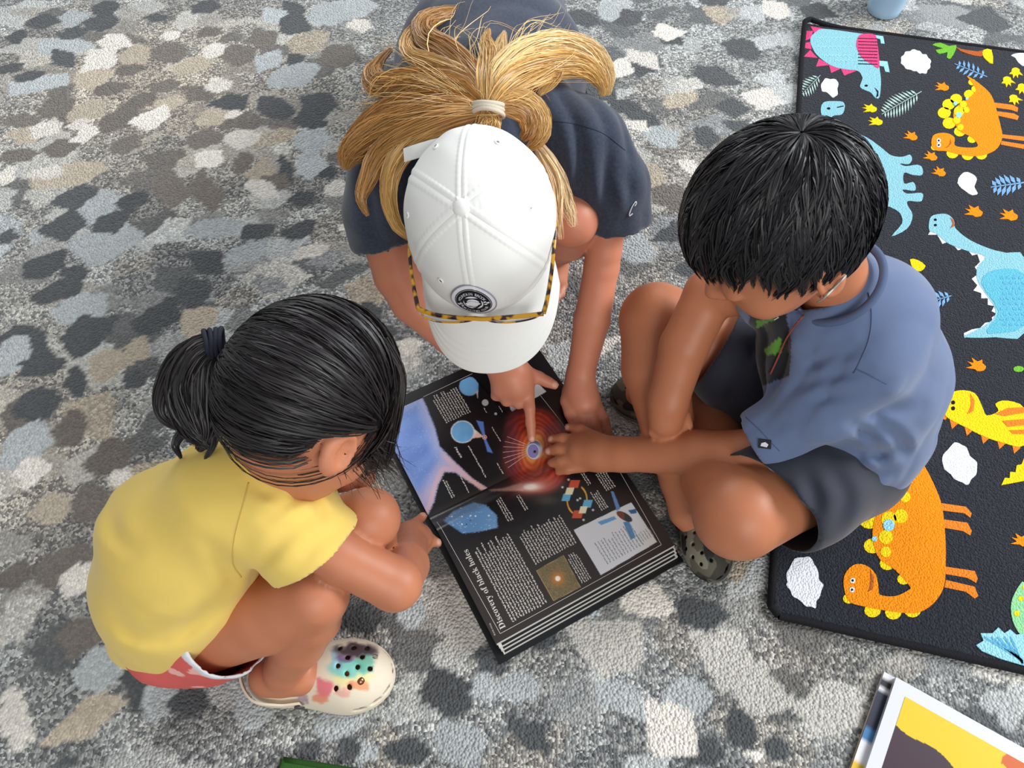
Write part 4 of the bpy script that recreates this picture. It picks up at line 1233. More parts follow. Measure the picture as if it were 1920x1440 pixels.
def lock(guide, n, m=16, jitter=0.12, flat=0.55, curl=0.0, ends=0.25, spread_end=1.0):
    """guide: (px, py, z, half width px) -> n strands following it"""
    g = np.array([[*P(a, b, z), w * mpp(b, z)] for a, b, z, w in guide])
    C = spline(g, m); W = np.maximum(C[:, 3], 0.0004); C = C[:, :3]
    T = unit(np.gradient(C, axis=0))
    up = np.array([0, -0.5, 0.85])
    s = unit(np.cross(T, up)); v = np.cross(s, T)
    a = rng.uniform(0, 2 * np.pi, n); r = np.sqrt(rng.random(n))
    ou = (r * np.cos(a))[:, None]; ov = (r * np.sin(a) * flat)[:, None]
    t = np.linspace(0, 1, m)[None]
    ph = rng.uniform(0, 6.28, (n, 1)); fr = rng.uniform(3, 7, (n, 1))
    ou = ou + jitter * np.sin(fr * t * 2 + ph) * t; ov = ov + jitter * np.cos(fr * t * 2 + ph * 1.7) * t
    S = C[None] + s[None] * (ou * W[None])[..., None] + v[None] * (ov * W[None])[..., None]
    if ends > 0:                                    # uneven lengths
        cutn = 1 - ends * rng.random((n, 1)) ** 2
        tt = t * cutn * (m - 1)
        i = np.clip(tt.astype(int), 0, m - 2); f = (tt - i)[..., None]
        k = np.arange(n)[:, None]
        S = S[k, i] * (1 - f) + S[k, i + 1] * f
    return S

HAIRMAT = {}
def hair_mat(name, rough, spec=0.5):
    return new_mat(name, attr='Col', rough=rough, spec=spec)

def mesh_tris_ball(fr, C, rad, seg=48, rings=28):
    r, f, u = fr
    th = np.linspace(0, np.pi, rings); ph = np.arange(seg) * 2 * np.pi / seg
    d = np.stack([np.sin(th)[:, None] * np.cos(ph), np.sin(th)[:, None] * np.sin(ph), np.cos(th)[:, None] + 0 * ph], -1)
    return d

def ribbed_ring(name, centre, axis, R, r, turns, mat, parent, width):
    """hair elastic: a few wound loops"""
    axis = unit(axis); a = unit(np.cross(axis, [0.3, 0.2, 0.9])); b = np.cross(axis, a)
    C = []
    for i in range(turns):
        t = np.linspace(0, 2 * np.pi, 41)
        off = axis * (i - (turns - 1) / 2) * width / turns
        C.append(centre + off + R * (a * np.cos(t)[:, None] + b * np.sin(t)[:, None]) + axis * (0.0012 * np.sin(2 * t + i))[:, None])
    C = np.array(C)
    V, Q, S = tubes(C, np.full(C.shape[:2], r), 8, axis + 0.01)
    return mesh_np(name, V, Q, mat, parent)

SKIN = new_mat('skin', attr='Col', rough=0.48, spec=0.4, sss=0.12, bump=(900, 0.08, 0.001))
# ------------------------------------------------------------------ girl in the yellow T-shirt (squatting, faces the book)
def build_girl():
    C, r, f, u = head_frame(32, 56, 20, (0.072, -0.008, -0.025), (636, 836), 0.455)
    fr = (r, f, u)
    B = Build()
    add_head(B, C, fr)
    neck = N(520, 868, 0.375, 42)
    B.cone((C - u * 0.055 - f * 0.02, 0.043), neck, 0.02)
    B.chain([neck, N(440, 930, 0.33, 80), N(350, 1010, 0.26, 105), N(330, 1090, 0.18, 105), N(350, 1165, 0.125, 90)], 0.03)
    B.limb()
    B.chain([N(520, 965, 0.345, 55), N(640, 1045, 0.275, 50), N(740, 1095, 0.235, 50), N(762, 1060, 0.16, 42), N(768, 1030, 0.10, 32)], 0.006)
    B.chain([N(768, 1030, 0.10, 31), N(772, 1008, 0.075, 30), N(786, 1008, 0.062, 26)], 0.01)
    fingers(B, [[(785, 1000, .066, .0095), (802, 1008, .052, .0085), (821, 1018, .042, .0072)],        # pointing
                [(768, 995, .075, .010), (778, 982, .062, .0085), (793, 968, .050, .0072)],            # thumb
                [(786, 1012, .062, .0095), (800, 1022, .045, .0085), (796, 1034, .032, .0075)],
                [(780, 1022, .062, .0095), (790, 1034, .045, .0085), (786, 1042, .032, .0075)],
                [(772, 1030, .062, .009), (780, 1044, .046, .008), (778, 1050, .034, .0065)]])
    B.limb()
    B.chain([N(480, 880, 0.34, 48), N(560, 880, 0.24, 44), N(615, 885, 0.20, 34), N(640, 890, 0.19, 32), N(660, 890, 0.185, 27)], 0.006)
    fingers(B, [[(655, 888, .186, .0095), (652, 874, .186, .0085), (648, 862, .182, .0078)],
                [(678, 902, .184, .0100), (683, 885, .184, .0088), (684, 872, .180, .0080)],
                [(668, 895, .182, .0095), (670, 880, .172, .0085), (668, 872, .160, .008)],
                [(684, 908, .180, .0090), (694, 895, .174, .008), (696, 886, .166, .0072)],
                [(646, 895, .185, .0095), (636, 880, .180, .0085), (630, 870, .172, .008)]])
    B.limb()
    B.chain([N(380, 1185, 0.135, 78), N(500, 1150, 0.19, 74), N(592, 1115, 0.235, 62)], 0.006)
    B.chain([N(592, 1115, 0.235, 61), N(588, 1160, 0.19, 50), N(560, 1205, 0.135, 48), N(532, 1255, 0.075, 36), N(528, 1270, 0.05, 36)], 0.006)
    B.chain([N(505, 1268, 0.045, 38), N(560, 1266, 0.045, 36), N(640, 1262, 0.030, 34), N(690, 1258, 0.026, 26)], 0.006)
    B.limb()
    B.chain([N(400, 1080, 0.14, 78), N(560, 1020, 0.22, 68), N(692, 972, 0.265, 58)], 0.006)
    B.chain([N(692, 972, 0.265, 56), N(690, 1005, 0.19, 52), N(650, 1020, 0.10, 44), N(625, 1025, 0.055, 36)], 0.006)
    B.chain([N(610, 1030, 0.045, 36), N(680, 1012, 0.035, 36), N(730, 1000, 0.024, 30)], 0.006)
    nails = [(P(823, 1016, .047), 0.006, (226, 178, 162), .8), (P(793, 965, .056), 0.006, (226, 178, 162), .7), (P(648, 859, .19), 0.006, (222, 170, 152), .7), (P(684, 869, .187), 0.006, (222, 170, 152), .7)]
    body = skin_obj('person', B, (188, 120, 88), SKIN, nails, origin=P(420, 1180, 0.0))
    tag(body, 'child in a yellow T-shirt with a black ponytail, squatting and pointing at the book', 'person')

    # yellow T-shirt
    T = Build()
    T.chain([N(500, 882, 0.372, 62), N(430, 930, 0.345, 105), N(345, 1010, 0.27, 136), N(328, 1085, 0.195, 134), N(322, 1150, 0.135, 108), N(270, 1190, 0.10, 62)], 0.03)
    T.cone(N(330, 1100, 0.19, 120), N(400, 1090, 0.19, 90), 0.03)
    T.cone(N(470, 930, 0.345, 80), N(560, 925, 0.325, 66), 0.03)
    nk = P(540, 862, 0.392)
    hem = P(300, 1195, 0.075)
    cutT = [(P(533, 866, 0.385), unit(C - P(480, 905, 0.36))), (P(330, 1205, 0.075), unit(np.array([0.45, -0.25, -0.9])))]
    Sv = Build()
    sh = N(505, 955, 0.35, 82); el = N(735, 1090, 0.215, 60)
    Sv.chain([sh, N(580, 1020, 0.305, 88), N(660, 1070, 0.25, 84)], 0.02)
    hemc = P(582, 1040, 0.295)
    hn = unit(P(640, 1100, 0.25) - P(560, 1010, 0.30))
    S2 = Build(); S2.chain([N(470, 870, 0.345, 62), N(560, 880, 0.26, 62)], 0.02)
    ymat = new_mat('yellow_jersey', srgb(224, 194, 100), 0.85, 0.2, sheen=0.2, bump=(1400, 0.12, 0.001), noise=(9, 0.96, 1.05))
    shirt, loops = cloth('t_shirt', (T, cutT), [(Sv, [(hemc, hn)]), (S2, [(P(540, 880, 0.28), unit(P(560, 880, .26) - P(470, 870, .345)))])], ymat, body,
          folds=[(P(480, 1080, 0.24), np.array([-0.5, 0.2, 0.8]), 50, 0.0025, 0.10), (P(600, 960, 0.33), np.array([0.8, 0.3, -0.3]), 60, 0.0012, 0.07),
                 (P(330, 1190, 0.11), np.array([0.9, 0.1, 0.3]), 80, 0.005, 0.08), (P(225, 900, 0.25), np.array([0.2, 0.9, 0.1]), 50, 0.003, 0.12)], seed=12,
          creases=[([(500, 968), (540, 945), (580, 922)], .004, 6), ([(605, 970), (590, 938), (555, 918)], .0035, 5), ([(438, 1150), (470, 1120), (505, 1085)], .004, 6), ([(240, 1185), (330, 1178), (410, 1128)], .0045, 8),
                   ([(285, 1215), (340, 1195), (395, 1150)], .004, 7), ([(215, 1160), (255, 1195), (300, 1200)], .004, 7), ([(470, 908), (520, 932), (590, 930)], .003, 6), ([(205, 950), (216, 1000), (250, 1030)], .004, 8),
                   ([(470, 1085), (505, 1040), (540, 1000)], .003, 7), ([(380, 1000), (420, 1060), (440, 1100)], .0025, 9), ([(560, 1060), (590, 1020), (640, 990)], .0022, 7)])
    seam('sleeve_seam', shirt, [(466, 905), (455, 950), (440, 1010), (437, 1055), (452, 1082)], new_mat('yellow_seam', srgb(206, 176, 92), 0.9, 0.2), body)
    band('neckband', loops, P(533, 866, 0.385), 0.0036, ymat, body)
    # pink printed shorts with a pale trim
    pink = new_mat('pink_shorts', attr='Col', rough=0.85, spec=0.2)
    Sh = Build()
    Sh.chain([N(345, 1180, 0.125, 100), N(420, 1172, 0.165, 88), N(470, 1155, 0.20, 82)], 0.03)
    Sh.cone(N(345, 1180, 0.115, 100), N(400, 1215, 0.10, 62), 0.03)
    Sh.chain([N(345, 1150, 0.125, 95), N(430, 1075, 0.155, 84)], 0.03)
    cdir = unit(P(592, 1108, 0.285) - P(380, 1185, 0.135))
    cp = P(432, 1190, 0.17)
    def scol(V):
        c = np.tile(srgb_np((208, 96, 92)), (len(V), 1))
        w = wavy(V, 22, 130); c[w > 0.42] = srgb_np((232, 176, 168)); c[w < -0.52] = srgb_np((120, 40, 48))
        d = (V - cp) @ cdir
        c[d > -0.010] = srgb_np((206, 206, 212))
        return c
    sh_o, _l = cloth('shorts', (Sh, [(cp, cdir), (P(300, 1100, 0.2), np.array([-0.3, 0.3, 0.9]))]), [], pink, body, folds=[(cp, np.array([0.3, 0.3, 0.9]), 150, 0.003, 0.08)], cols=scol, seed=4)

    # hair: combed back from the brow into the ponytail
    hm = hair_mat('black_hair', 0.46, 0.42)
    tie = P(408, 646, 0.485)
    td = unit(np.array([(tie - C) @ r / 0.082, (tie - C) @ f / 0.099, (tie - C) @ u / 0.098]))
    n = 10500
    d = unit(rng.normal(size=(n * 4, 3)))
    # hairline: forehead, temples, nape
    def above(d):
        # local height allowed falls from brow to nape
        lim = np.where(d[:, 1] > 0.2, 0.05 + 0.30 * (d[:, 1] - 0.2), -0.42 - 0.2 * np.abs(d[:, 0]) * (d[:, 1] < -0.2))
        lim = np.where((d[:, 1] <= 0.2) & (d[:, 1] > -0.15), -0.24 + 0.2 * (d[:, 1]), lim)
        lim = np.where((d[:, 1] > 0.2) & (d[:, 1] < 0.62), -0.28 + 0.55 * (d[:, 1] - 0.2), lim)
        lim = np.where((np.abs(d[:, 0]) > 0.80) & (d[:, 1] > -0.34) & (d[:, 1] < 0.25), np.maximum(lim, -0.16), lim)      # clear of the ears
        return d[:, 2] > lim
    d = d[above(d)][:n]; n = len(d)
    m = 16
    lay = rng.random(n) ** 0.7
    C_ = np.zeros((n, m, 3)); cur = d.copy()
    lift = 0.90 + 0.16 * lay
    clump = np.round(np.stack([wavy(d, 71, 9), wavy(d, 72, 9), wavy(d, 73, 9)], 1) * 3) / 3
    ang = np.arccos(np.clip(d @ td, -1, 1))
    stop = np.minimum(1.0, 1.0)
    for j in range(m):
        t = j / (m - 1)
        s = t * 0.97
        # slerp towards the elastic with a little wander
        sa = np.sin(ang)
        w = (np.sin((1 - s) * ang)[:, None] * d + np.sin(s * ang)[:, None] * td) / np.maximum(sa, 1e-3)[:, None]
        sag = 0.35 * np.sin(np.pi * s) * np.clip(-d[:, 2] + 0.25, 0, 1) + 0.10 * np.sin(np.pi * s)
        w = w + np.array([0, 0, -1.0]) * sag[:, None] * 0.35 + clump * 0.10 * np.sin(np.pi * s) + 0.03 * np.sin(np.pi * s) * np.sin(9 * s + lay * 40)[:, None]
        w = unit(w)
        h = lift * (1 + 0.05 * math.sin(math.pi * s))
        h = h if s > 0.06 else lift * (0.96 + 0.04 * s / 0.06)
        C_[:, j] = C + (w[:, :1] * r * 0.079 + w[:, 1:2] * f * 0.0965 + w[:, 2:] * u * 0.0955) * h[:, None]
    q = C_ - C                                                  # hair tucks round the ears, not through them
    hit = np.zeros(n, bool)
    for sg in (-1, 1):
        e = ((q @ r - sg * 0.080) / 0.022) ** 2 + ((q @ f + 0.008) / 0.019) ** 2 + ((q @ u + 0.034) / 0.028) ** 2
        hit |= (e < 1).any(1)
    C_ = C_[~hit]; n = len(C_)
    black = (30, 26, 28)
    nrm = unit(C_ - C)
    parts = [strand_mesh('h', C_, 0.0004 + 0.0005 * rng.random(n), black, 0.35, hm, None, taper=0.8, normal=nrm, tilt=0.45)]
    # scalp under it
    dd = mesh_tris_ball(fr, C, 1)
    rg, sg, _ = dd.shape
    V = C + (dd[..., :1] * r * 0.0755 + dd[..., 1:2] * f * 0.0925 + dd[..., 2:] * u * 0.0915)
    i = np.arange(rg * sg).reshape(rg, sg); j2 = np.roll(i, -1, 1)
    Fq = np.stack([i[:-1], j2[:-1], j2[1:], i[1:]], -1).reshape(-1, 4)
    keep = above(dd.reshape(-1, 3))
    Fq = Fq[keep[Fq].all(1)]
    parts.append((V.reshape(-1, 3), Fq, np.tile(srgb_np((18, 15, 16)), (rg * sg, 1))))
    # ponytail
    for guide, k in (([(408,646,.487,26),(372,668,.485,36),(345,730,.46,36),(365,800,.43,30),(395,838,.415,10)], 520),
                     ([(405,650,.485,22),(385,690,.475,36),(385,760,.445,40),(388,810,.425,24),(372,845,.41,6)], 520),
                     ([(410,655,.482,20),(410,710,.47,30),(420,770,.44,30),(425,800,.43,12)], 320),
                     ([(402,640,.489,20),(340,670,.48,22),(305,730,.45,16),(300,775,.43,9),(330,800,.42,6),(395,812,.42,4)], 150),
                     ([(395,720,.46,10),(360,790,.43,10),(330,830,.41,8),(340,860,.405,3)], 60),
                     ([(410,760,.44,12),(400,830,.42,8),(380,870,.405,2)], 50)):
        Cg = lock(guide, k, 18, 0.18, 0.8, ends=0.3)
        parts.append(strand_mesh('h', Cg, 0.0005 + 0.0004 * rng.random(k), black, 0.35, hm, None))
    # side hair that has slipped out and hangs over the cheek
    for k, sgn, tgt in ((700, 1, (0.72, 0.66, -0.36)), (450, 1, (0.45, 0.88, -0.45)), (300, -1, (0.70, 0.66, -0.35))):
        d0 = unit(np.stack([sgn * rng.uniform(0.05, 0.75, k), rng.uniform(0.25, 0.75, k), rng.uniform(0.15, 0.75, k)], 1))
        tg = unit(np.array([sgn * tgt[0], tgt[1], tgt[2]]) + rng.normal(0, 0.13, (k, 3)))
        an = np.arccos(np.clip((d0 * tg).sum(1), -1, 1)); mm = 16; S_ = np.zeros((k, mm, 3)); lf = 1.0 + 0.07 * rng.random(k)
        hang = 0.004 + 0.05 * rng.random(k) ** 2.2; sway = 0.28 * rng.normal(size=(k, 3))
        for j in range(mm):
            s = min(1.0, j / 10.0)
            w = unit((np.sin((1 - s) * an)[:, None] * d0 + np.sin(s * an)[:, None] * tg) / np.maximum(np.sin(an), 1e-3)[:, None])
            p = C + (w[:, :1] * r * 0.079 + w[:, 1:2] * f * 0.0965 + w[:, 2:] * u * 0.0955) * lf[:, None]
            if j > 10: p = S_[:, 10] + (unit(np.array([0.25, -0.05, -1.0]))[None] + sway * ((j - 10) / 5)) * (hang * (j - 10) / 5)[:, None]
            S_[:, j] = p
        parts.append(strand_mesh('h', S_, 0.0004 + 0.0005 * rng.random(k), (33, 27, 27), 0.35, hm, None, taper=0.3, normal=unit(S_ - C), tilt=0.45))
    # loose side locks by the cheek and wisps at the nape
    for guide, k in (([(690,640,.50,20),(735,700,.47,14),(735,770,.44,14),(715,830,.40,12),(690,880,.36,4)], 110),
                     ([(715,640,.50,14),(752,700,.47,8),(748,770,.44,8),(735,830,.40,8),(722,880,.36,3)], 60),
                     ([(720,760,.44,14),(690,800,.42,14),(670,830,.40,10),(655,845,.39,4)], 90),
                     ([(640,830,.42,12),(600,868,.40,16),(560,890,.395,8)], 50),
                     ([(500,830,.40,26),(470,860,.395,20),(440,890,.39,6)], 60),
                     ([(560,850,.405,30),(530,885,.395,24),(500,905,.39,8)], 50),
                     ([(735,800,.42,4),(745,860,.38,14),(770,900,.34,10)], 6),
                     ([(690,850,.39,6),(650,900,.37,12),(560,925,.365,20),(470,900,.37,14)], 8),
                     ([(620,850,.40,6),(600,900,.375,14),(570,940,.365,14)], 6)):
        Cg = lock(guide, k, 16, 0.35, 0.7, ends=0.5)
        parts.append(strand_mesh('h', Cg, 0.00045 + 0.0003 * rng.random(k), (34, 27, 26), 0.4, hm, None))
    join_hair('hair', parts, hm, body)
    ax = unit(P(372, 655, 0.487) - P(440, 645, 0.483))
    ribbed_ring('hair_tie', P(404, 647, 0.486), ax, 0.0165, 0.0027, 4, new_mat('navy_elastic', srgb(32, 36, 48), 0.8, 0.3, bump=(900, 0.5, 0.001)), body, 0.020)
    return body
girl = build_girl()
# ------------------------------------------------------------------ boy in the slate-blue T-shirt (cross-legged on the rug's edge)
def build_boy():
    C = np.array([0.284, 0.583, 0.548])
    r = unit(np.array([-0.223, 0.971, -0.087])); f = unit(np.array([-0.794, -0.233, -0.562])); u = np.cross(r, f)
    fr = (r, f, u)
    B = Build()
    add_head(B, C, fr, 1.03)
    neck = N(1560, 520, 0.44, 52)
    B.cone((C - u * 0.05 - f * 0.03, 0.050), neck, 0.02)
    B.chain([neck, N(1600, 590, 0.37, 95), N(1605, 690, 0.26, 112), N(1590, 790, 0.15, 105), N(1575, 840, 0.10, 95)], 0.03)
    B.limb()
    B.chain([N(1620, 670, 0.365, 60), N(1530, 760, 0.28, 52), N(1445, 845, 0.185, 46)], 0.006)
    B.chain([N(1445, 845, 0.185, 46), N(1400, 852, 0.165, 46), N(1310, 850, 0.13, 44), N(1165, 852, 0.082, 31)], 0.006)
    # palm as a flat fan
    B.chain([N(1165, 852, 0.082, 31), N(1125, 850, 0.068, 33), N(1092, 850, 0.056, 33)], 0.012)
    B.chain([N(1110, 835, 0.062, 27), N(1078, 832, 0.056, 18)], 0.01)
    fingers(B, [[(1082, 826, .058, .0100), (1055, 822, .056, .0090), (1034, 824, .044, .0078)],
                [(1078, 846, .058, .0100), (1048, 842, .054, .0092), (1029, 846, .042, .0080)],
                [(1082, 864, .056, .0098), (1052, 864, .052, .0088), (1034, 868, .040, .0076)],
                [(1092, 876, .054, .0090), (1064, 880, .050, .0080), (1047, 884, .040, .0070)],
                [(1115, 822, .066, .0115), (1088, 806, .060, .0098), (1066, 802, .050, .0080)]])
    B.limb()
    B.chain([N(1490, 530, 0.385, 56), N(1405, 540, 0.335, 50), N(1330, 552, 0.30, 47), N(1282, 650, 0.245, 45), N(1252, 755, 0.180, 37)], 0.006)
    B.chain([N(1252, 755, 0.180, 36), N(1248, 785, 0.160, 34)], 0.01)
    fingers(B, [[(1232, 785, 0.159, .0098), (1226, 808, 0.142, .0088), (1232, 822, 0.128, .0078)],
                [(1246, 790, 0.159, .0098), (1242, 814, 0.142, .0090), (1248, 828, 0.128, .0078)],
                [(1260, 790, 0.159, .0098), (1258, 812, 0.144, .0088), (1262, 826, 0.130, .0078)],
                [(1272, 782, 0.159, .0092), (1273, 803, 0.146, .0080), (1276, 815, 0.134, .0070)],
                [(1262, 765, 0.169, .0110), (1282, 778, 0.162, .0095), (1290, 796, 0.152, .0080)]])
    B.limb()
    B.chain([N(1575, 860, 0.10, 84), N(1480, 915, 0.135, 80), N(1384, 965, 0.155, 84)], 0.006)
    B.chain([N(1384, 965, 0.155, 82), N(1345, 900, 0.115, 66), N(1335, 800, 0.085, 56), N(1270, 755, 0.062, 42), N(1225, 745, 0.055, 36)], 0.006)
    B.chain([N(1225, 745, 0.050, 32), N(1195, 740, 0.038, 26)], 0.006)
    B.limb()
    B.chain([N(1530, 760, 0.11, 95), N(1380, 670, 0.16, 84), N(1232, 600, 0.195, 70)], 0.006)
    B.chain([N(1232, 600, 0.195, 69), N(1228, 690, 0.155, 62), N(1252, 800, 0.11, 50), N(1278, 900, 0.075, 40), N(1288, 958, 0.06, 33)], 0.006)
    B.chain([N(1289, 960, 0.052, 30), N(1316, 1012, 0.034, 20)], 0.012)
    at = lambda a, b, c: C + 1.03 * (r * a + f * b + u * c)
    spots = [(at(q * 0.031, 0.088, -0.029), 0.0085, (70, 44, 36), .9) for q in (-1, 1)] + [(at(q * 0.031, 0.086, -0.004), 0.011, (70, 46, 38), .8) for q in (-1, 1)] + \
            [(at(0, 0.088, -0.075), 0.014, (182, 104, 92), .8), (P(1032, 822, .05), .006, (226, 182, 166), .7), (P(1027, 846, .048), .006, (226, 182, 166), .7), (P(1062, 801, .056), .006, (226, 182, 166), .7)]
    body = skin_obj('person', B, (184, 117, 83), SKIN, spots, origin=P(1560, 870, 0.0), zmin=0.0115)
    tag(body, 'child in a slate blue T-shirt and navy shorts sitting cross-legged on the rug edge', 'person')

    blue = new_mat('slate_blue_jersey', attr='Col', rough=0.85, spec=0.2, sheen=0.25, bump=(1400, 0.12, 0.001), noise=(9, 0.95, 1.05))
    def tcol(V):
        c = np.tile(srgb_np((96, 112, 145)), (len(V), 1))
        px, py = proj(V); m = in_poly(px, py, [(1405, 560), (1472, 575), (1484, 640), (1480, 705), (1425, 725), (1405, 640)])
        c[m] = srgb_np((30, 31, 36))
        w = wavy(np.stack([px, py, 0 * px], 1), 5, 0.10)
        g = m & in_poly(px, py, [(1418, 602), (1450, 596), (1466, 620), (1462, 690), (1432, 700), (1420, 660)]) & (w > -0.15)
        c[g] = srgb_np((92, 150, 48))
        return c
    T = Build()
    T.chain([N(1575, 535, 0.425, 68), N(1615, 600, 0.365, 118), N(1615, 700, 0.255, 142), N(1600, 790, 0.155, 130), N(1590, 845, 0.10, 112)], 0.03)
    T.chain([N(1545, 590, 0.375, 90), N(1535, 650, 0.30, 100), N(1540, 730, 0.20, 110)], 0.03)
    T.chain([N(1480, 545, 0.385, 62), N(1450, 545, 0.36, 60)], 0.03)
    cuts = [(P(1565, 522, 0.445), unit(C - P(1620, 590, 0.37))), (P(1590, 890, 0.055), unit(np.array([-0.25, -0.35, -0.9])))]
    Sv = Build()
    Sv.chain([N(1632, 672, 0.365, 82), N(1540, 752, 0.29, 68), N(1430, 826, 0.215, 55), N(1370, 866, 0.165, 53)], 0.02)
    hc = P(1386, 792, 0.245); e1 = unit(P(1452, 856, 0.165) - hc); hn = unit(P(1395, 870, 0.165) - P(1500, 780, 0.26)); hn = unit(hn - e1 * (hn @ e1))
    S2 = Build(); S2.chain([N(1490, 535, 0.385, 66), N(1380, 550, 0.30, 62)], 0.02)
    shirt, loops = cloth('t_shirt', (T, cuts), [(Sv, [(hc, hn)]), (S2, [(P(1425, 548, 0.335), unit(P(1380, 550, .30) - P(1490, 535, .385)))])], blue, body,
          folds=[(P(1540, 700, 0.30), np.array([-0.7, -0.3, -0.6]), 110, 0.005, 0.10), (P(1640, 820, 0.14), np.array([0.6, 0.5, 0.4]), 110, 0.0055, 0.09),
                 (P(1480, 640, 0.33), np.array([0.5, 0.2, 0.8]), 90, 0.004, 0.08), (P(1700, 760, 0.2), np.array([0.1, 0.5, 0.8]), 70, 0.003, 0.1)], seed=31, cols=tcol,
          zmin=0.0112, creases=[([(1490, 735), (1555, 705), (1625, 700)], .004, 6), ([(1480, 768), (1540, 745), (1610, 738)], .0035, 6), ([(1515, 695), (1550, 668), (1605, 660)], .0035, 5), ([(1600, 795), (1640, 828), (1658, 880)], .005, 6),
                   ([(1630, 785), (1685, 822), (1700, 850)], .005, 6), ([(1585, 842), (1640, 852), (1692, 838)], .005, 6), ([(1570, 802), (1640, 772), (1725, 762)], .004, 7), ([(1480, 622), (1530, 652), (1585, 640)], .0035, 6),
                   ([(1488, 662), (1540, 682), (1580, 676)], .0035, 6), ([(1600, 870), (1640, 890), (1670, 880)], .004, 5), ([(1440, 800), (1480, 790), (1520, 770)], .0025, 6)])
    seamm = new_mat('blue_seam', srgb(80, 94, 124), 0.9, 0.2)
    seam('sleeve_seam', shirt, [(1628, 548), (1634, 590), (1628, 640), (1606, 690), (1600, 700)], seamm, body)
    seam('sleeve_seam', shirt, [(1606, 692), (1635, 706), (1662, 720)], seamm, body)
    seam('sleeve_hem', shirt, [(1398, 782), (1424, 806), (1446, 830), (1462, 846)], seamm, body, 0.0006)

    cc = P(1568, 528, 0.437); ax = unit(C - P(1620, 590, 0.37)); a = unit(np.cross(ax, [0, 1, 0.2])); b = np.cross(ax, a)
    t = np.linspace(0, 2 * np.pi, 60)
    tube_obj('collar', cc + 0.0535 * (a * np.cos(t)[:, None] + b * np.sin(t)[:, None]), 0.0050, new_mat('collar_rib', srgb(84, 99, 130), 0.9, 0.2, bump=(900, 0.4, 0.001)), body, n=90, ref=tuple(ax))
    # flag tab sewn into the sleeve hem
    tabm = new_mat('sleeve_tab', srgb(24, 26, 34), 0.7); wm = new_mat('sleeve_tab_mark', srgb(224, 226, 230), 0.7)
    tp, tn = surf(shirt, 1434, 832, 0.0006); tx = unit(np.cross([0.2, 0.9, 0.3], tn)); ty = np.cross(tn, tx)
    q = lambda x, y, z: tp + tx * x + ty * y + tn * z
    V = [q(x, y, z) for z in (-0.001, 0.0012) for x, y in ((-.008, -.006), (.008, -.006), (.008, .006), (-.008, .006))]
    BOX = [[0, 3, 2, 1], [4, 5, 6, 7], [0, 1, 5, 4], [1, 2, 6, 5], [2, 3, 7, 6], [3, 0, 4, 7]]
    tab = mesh_np('sleeve_tab', V, BOX, tabm, body, smooth=False)
    V = [q(x, y, 0.0015) for x, y in ((-.005, -.003), (.003, -.004), (.005, .0), (.001, .003), (-.004, .001))]
    mesh_np('tab_mark', V, [[0, 1, 2, 3, 4]], wm, tab, smooth=False)

    navy = new_mat('navy_shorts', srgb(38, 41, 54), 0.75, 0.3, sheen=0.2, bump=(1100, 0.2, 0.001))
    Sh = Build()
    Sh.chain([N(1590, 862, 0.10, 112), N(1495, 908, 0.145, 112), N(1385, 965, 0.158, 106)], 0.03)
    d1 = unit(P(1384, 965, 0.155) - P(1575, 860, 0.10)); c1 = P(1418, 872, 0.215); e1 = unit(P(1470, 1032, 0.08) - c1); d1 = unit(d1 - e1 * (d1 @ e1))
    Sh2 = Build(); Sh2.chain([N(1560, 780, 0.11, 105), N(1400, 680, 0.165, 96), N(1290, 620, 0.19, 84)], 0.03)
    d2 = unit(P(1232, 600, 0.195) - P(1530, 760, 0.11)); c2 = P(1330, 645, 0.175)
    cloth('shorts', (Sh, [(c1, d1), (P(1580, 820, 0.265), np.array([0.2, 0, 1.0]))]), [(Sh2, [(c2, d2), (P(1580, 820, 0.265), np.array([0, 0, 1.0]))])], navy, body,
          folds=[(P(1400, 700, 0.2), np.array([0.5, 0.5, 0.5]), 60, 0.004, 0.1)], seed=7,
          zmin=0.0112, creases=[([(1505, 880), (1528, 940), (1520, 1000)], .004, 8), ([(1555, 870), (1585, 930), (1570, 975)], .004, 8), ([(1470, 880), (1480, 930), (1500, 980)], .002, 8)])
    # what can be read of the chest lettering
    lp, ln = surf(shirt, 1440, 588, 0.0012)
    if lp is not None:
        lx = unit(P(1455, 590, lp[2]) - P(1430, 582, lp[2])); lx = unit(lx - ln * (lx @ ln)); ly = np.cross(ln, lx)
        for k, ch in enumerate('IN7'):
            Vt, Ft = font_mesh(ch, 0.013)
            mesh_np('chest_letter', lp + lx * (Vt[:, :1] + (k - 1) * 0.010) + ly * Vt[:, 1:2], Ft, wm, body, smooth=False)
    # cords: red-brown necklace and a pale cord behind the ear
    cord = [surf(shirt, x, y, 0.0018)[0] for x, y in ((1525, 575), (1508, 592), (1490, 614), (1474, 638), (1460, 668), (1446, 700))]
    tube_obj('necklace_cord', [P(1540, 556, 0.462)] + [c for c in cord if c is not None], 0.0011, new_mat('red_cord', srgb(150, 70, 50), 0.7), body, n=50, sides=6)
    ec = [surf(body, x, y, 0.0014)[0] for x, y in ((1604, 482), (1594, 500), (1580, 520), (1562, 540), (1545, 556))]
    tube_obj('ear_cord', [c for c in ec if c is not None] + [P(1533, 566, 0.455)], 0.0010, new_mat('pale_cord', srgb(170, 190, 186), 0.6), body, n=40, sides=6)

    # hair: short mop falling from a whorl at the crown
    hm = hair_mat('black_mop', 0.46, 0.42)
    wd = unit(np.array([0.05, -0.52, 0.80]))
    def above(d, o=0.0):
        y = d[:, 1]
        lim = np.where(y > 0.45, 0.18, np.where(y > -0.1, -0.30 + 0.55 * np.clip(y - 0.05, 0, 1), -0.55))
        return d[:, 2] > lim + o
    n, m = 15000, 12
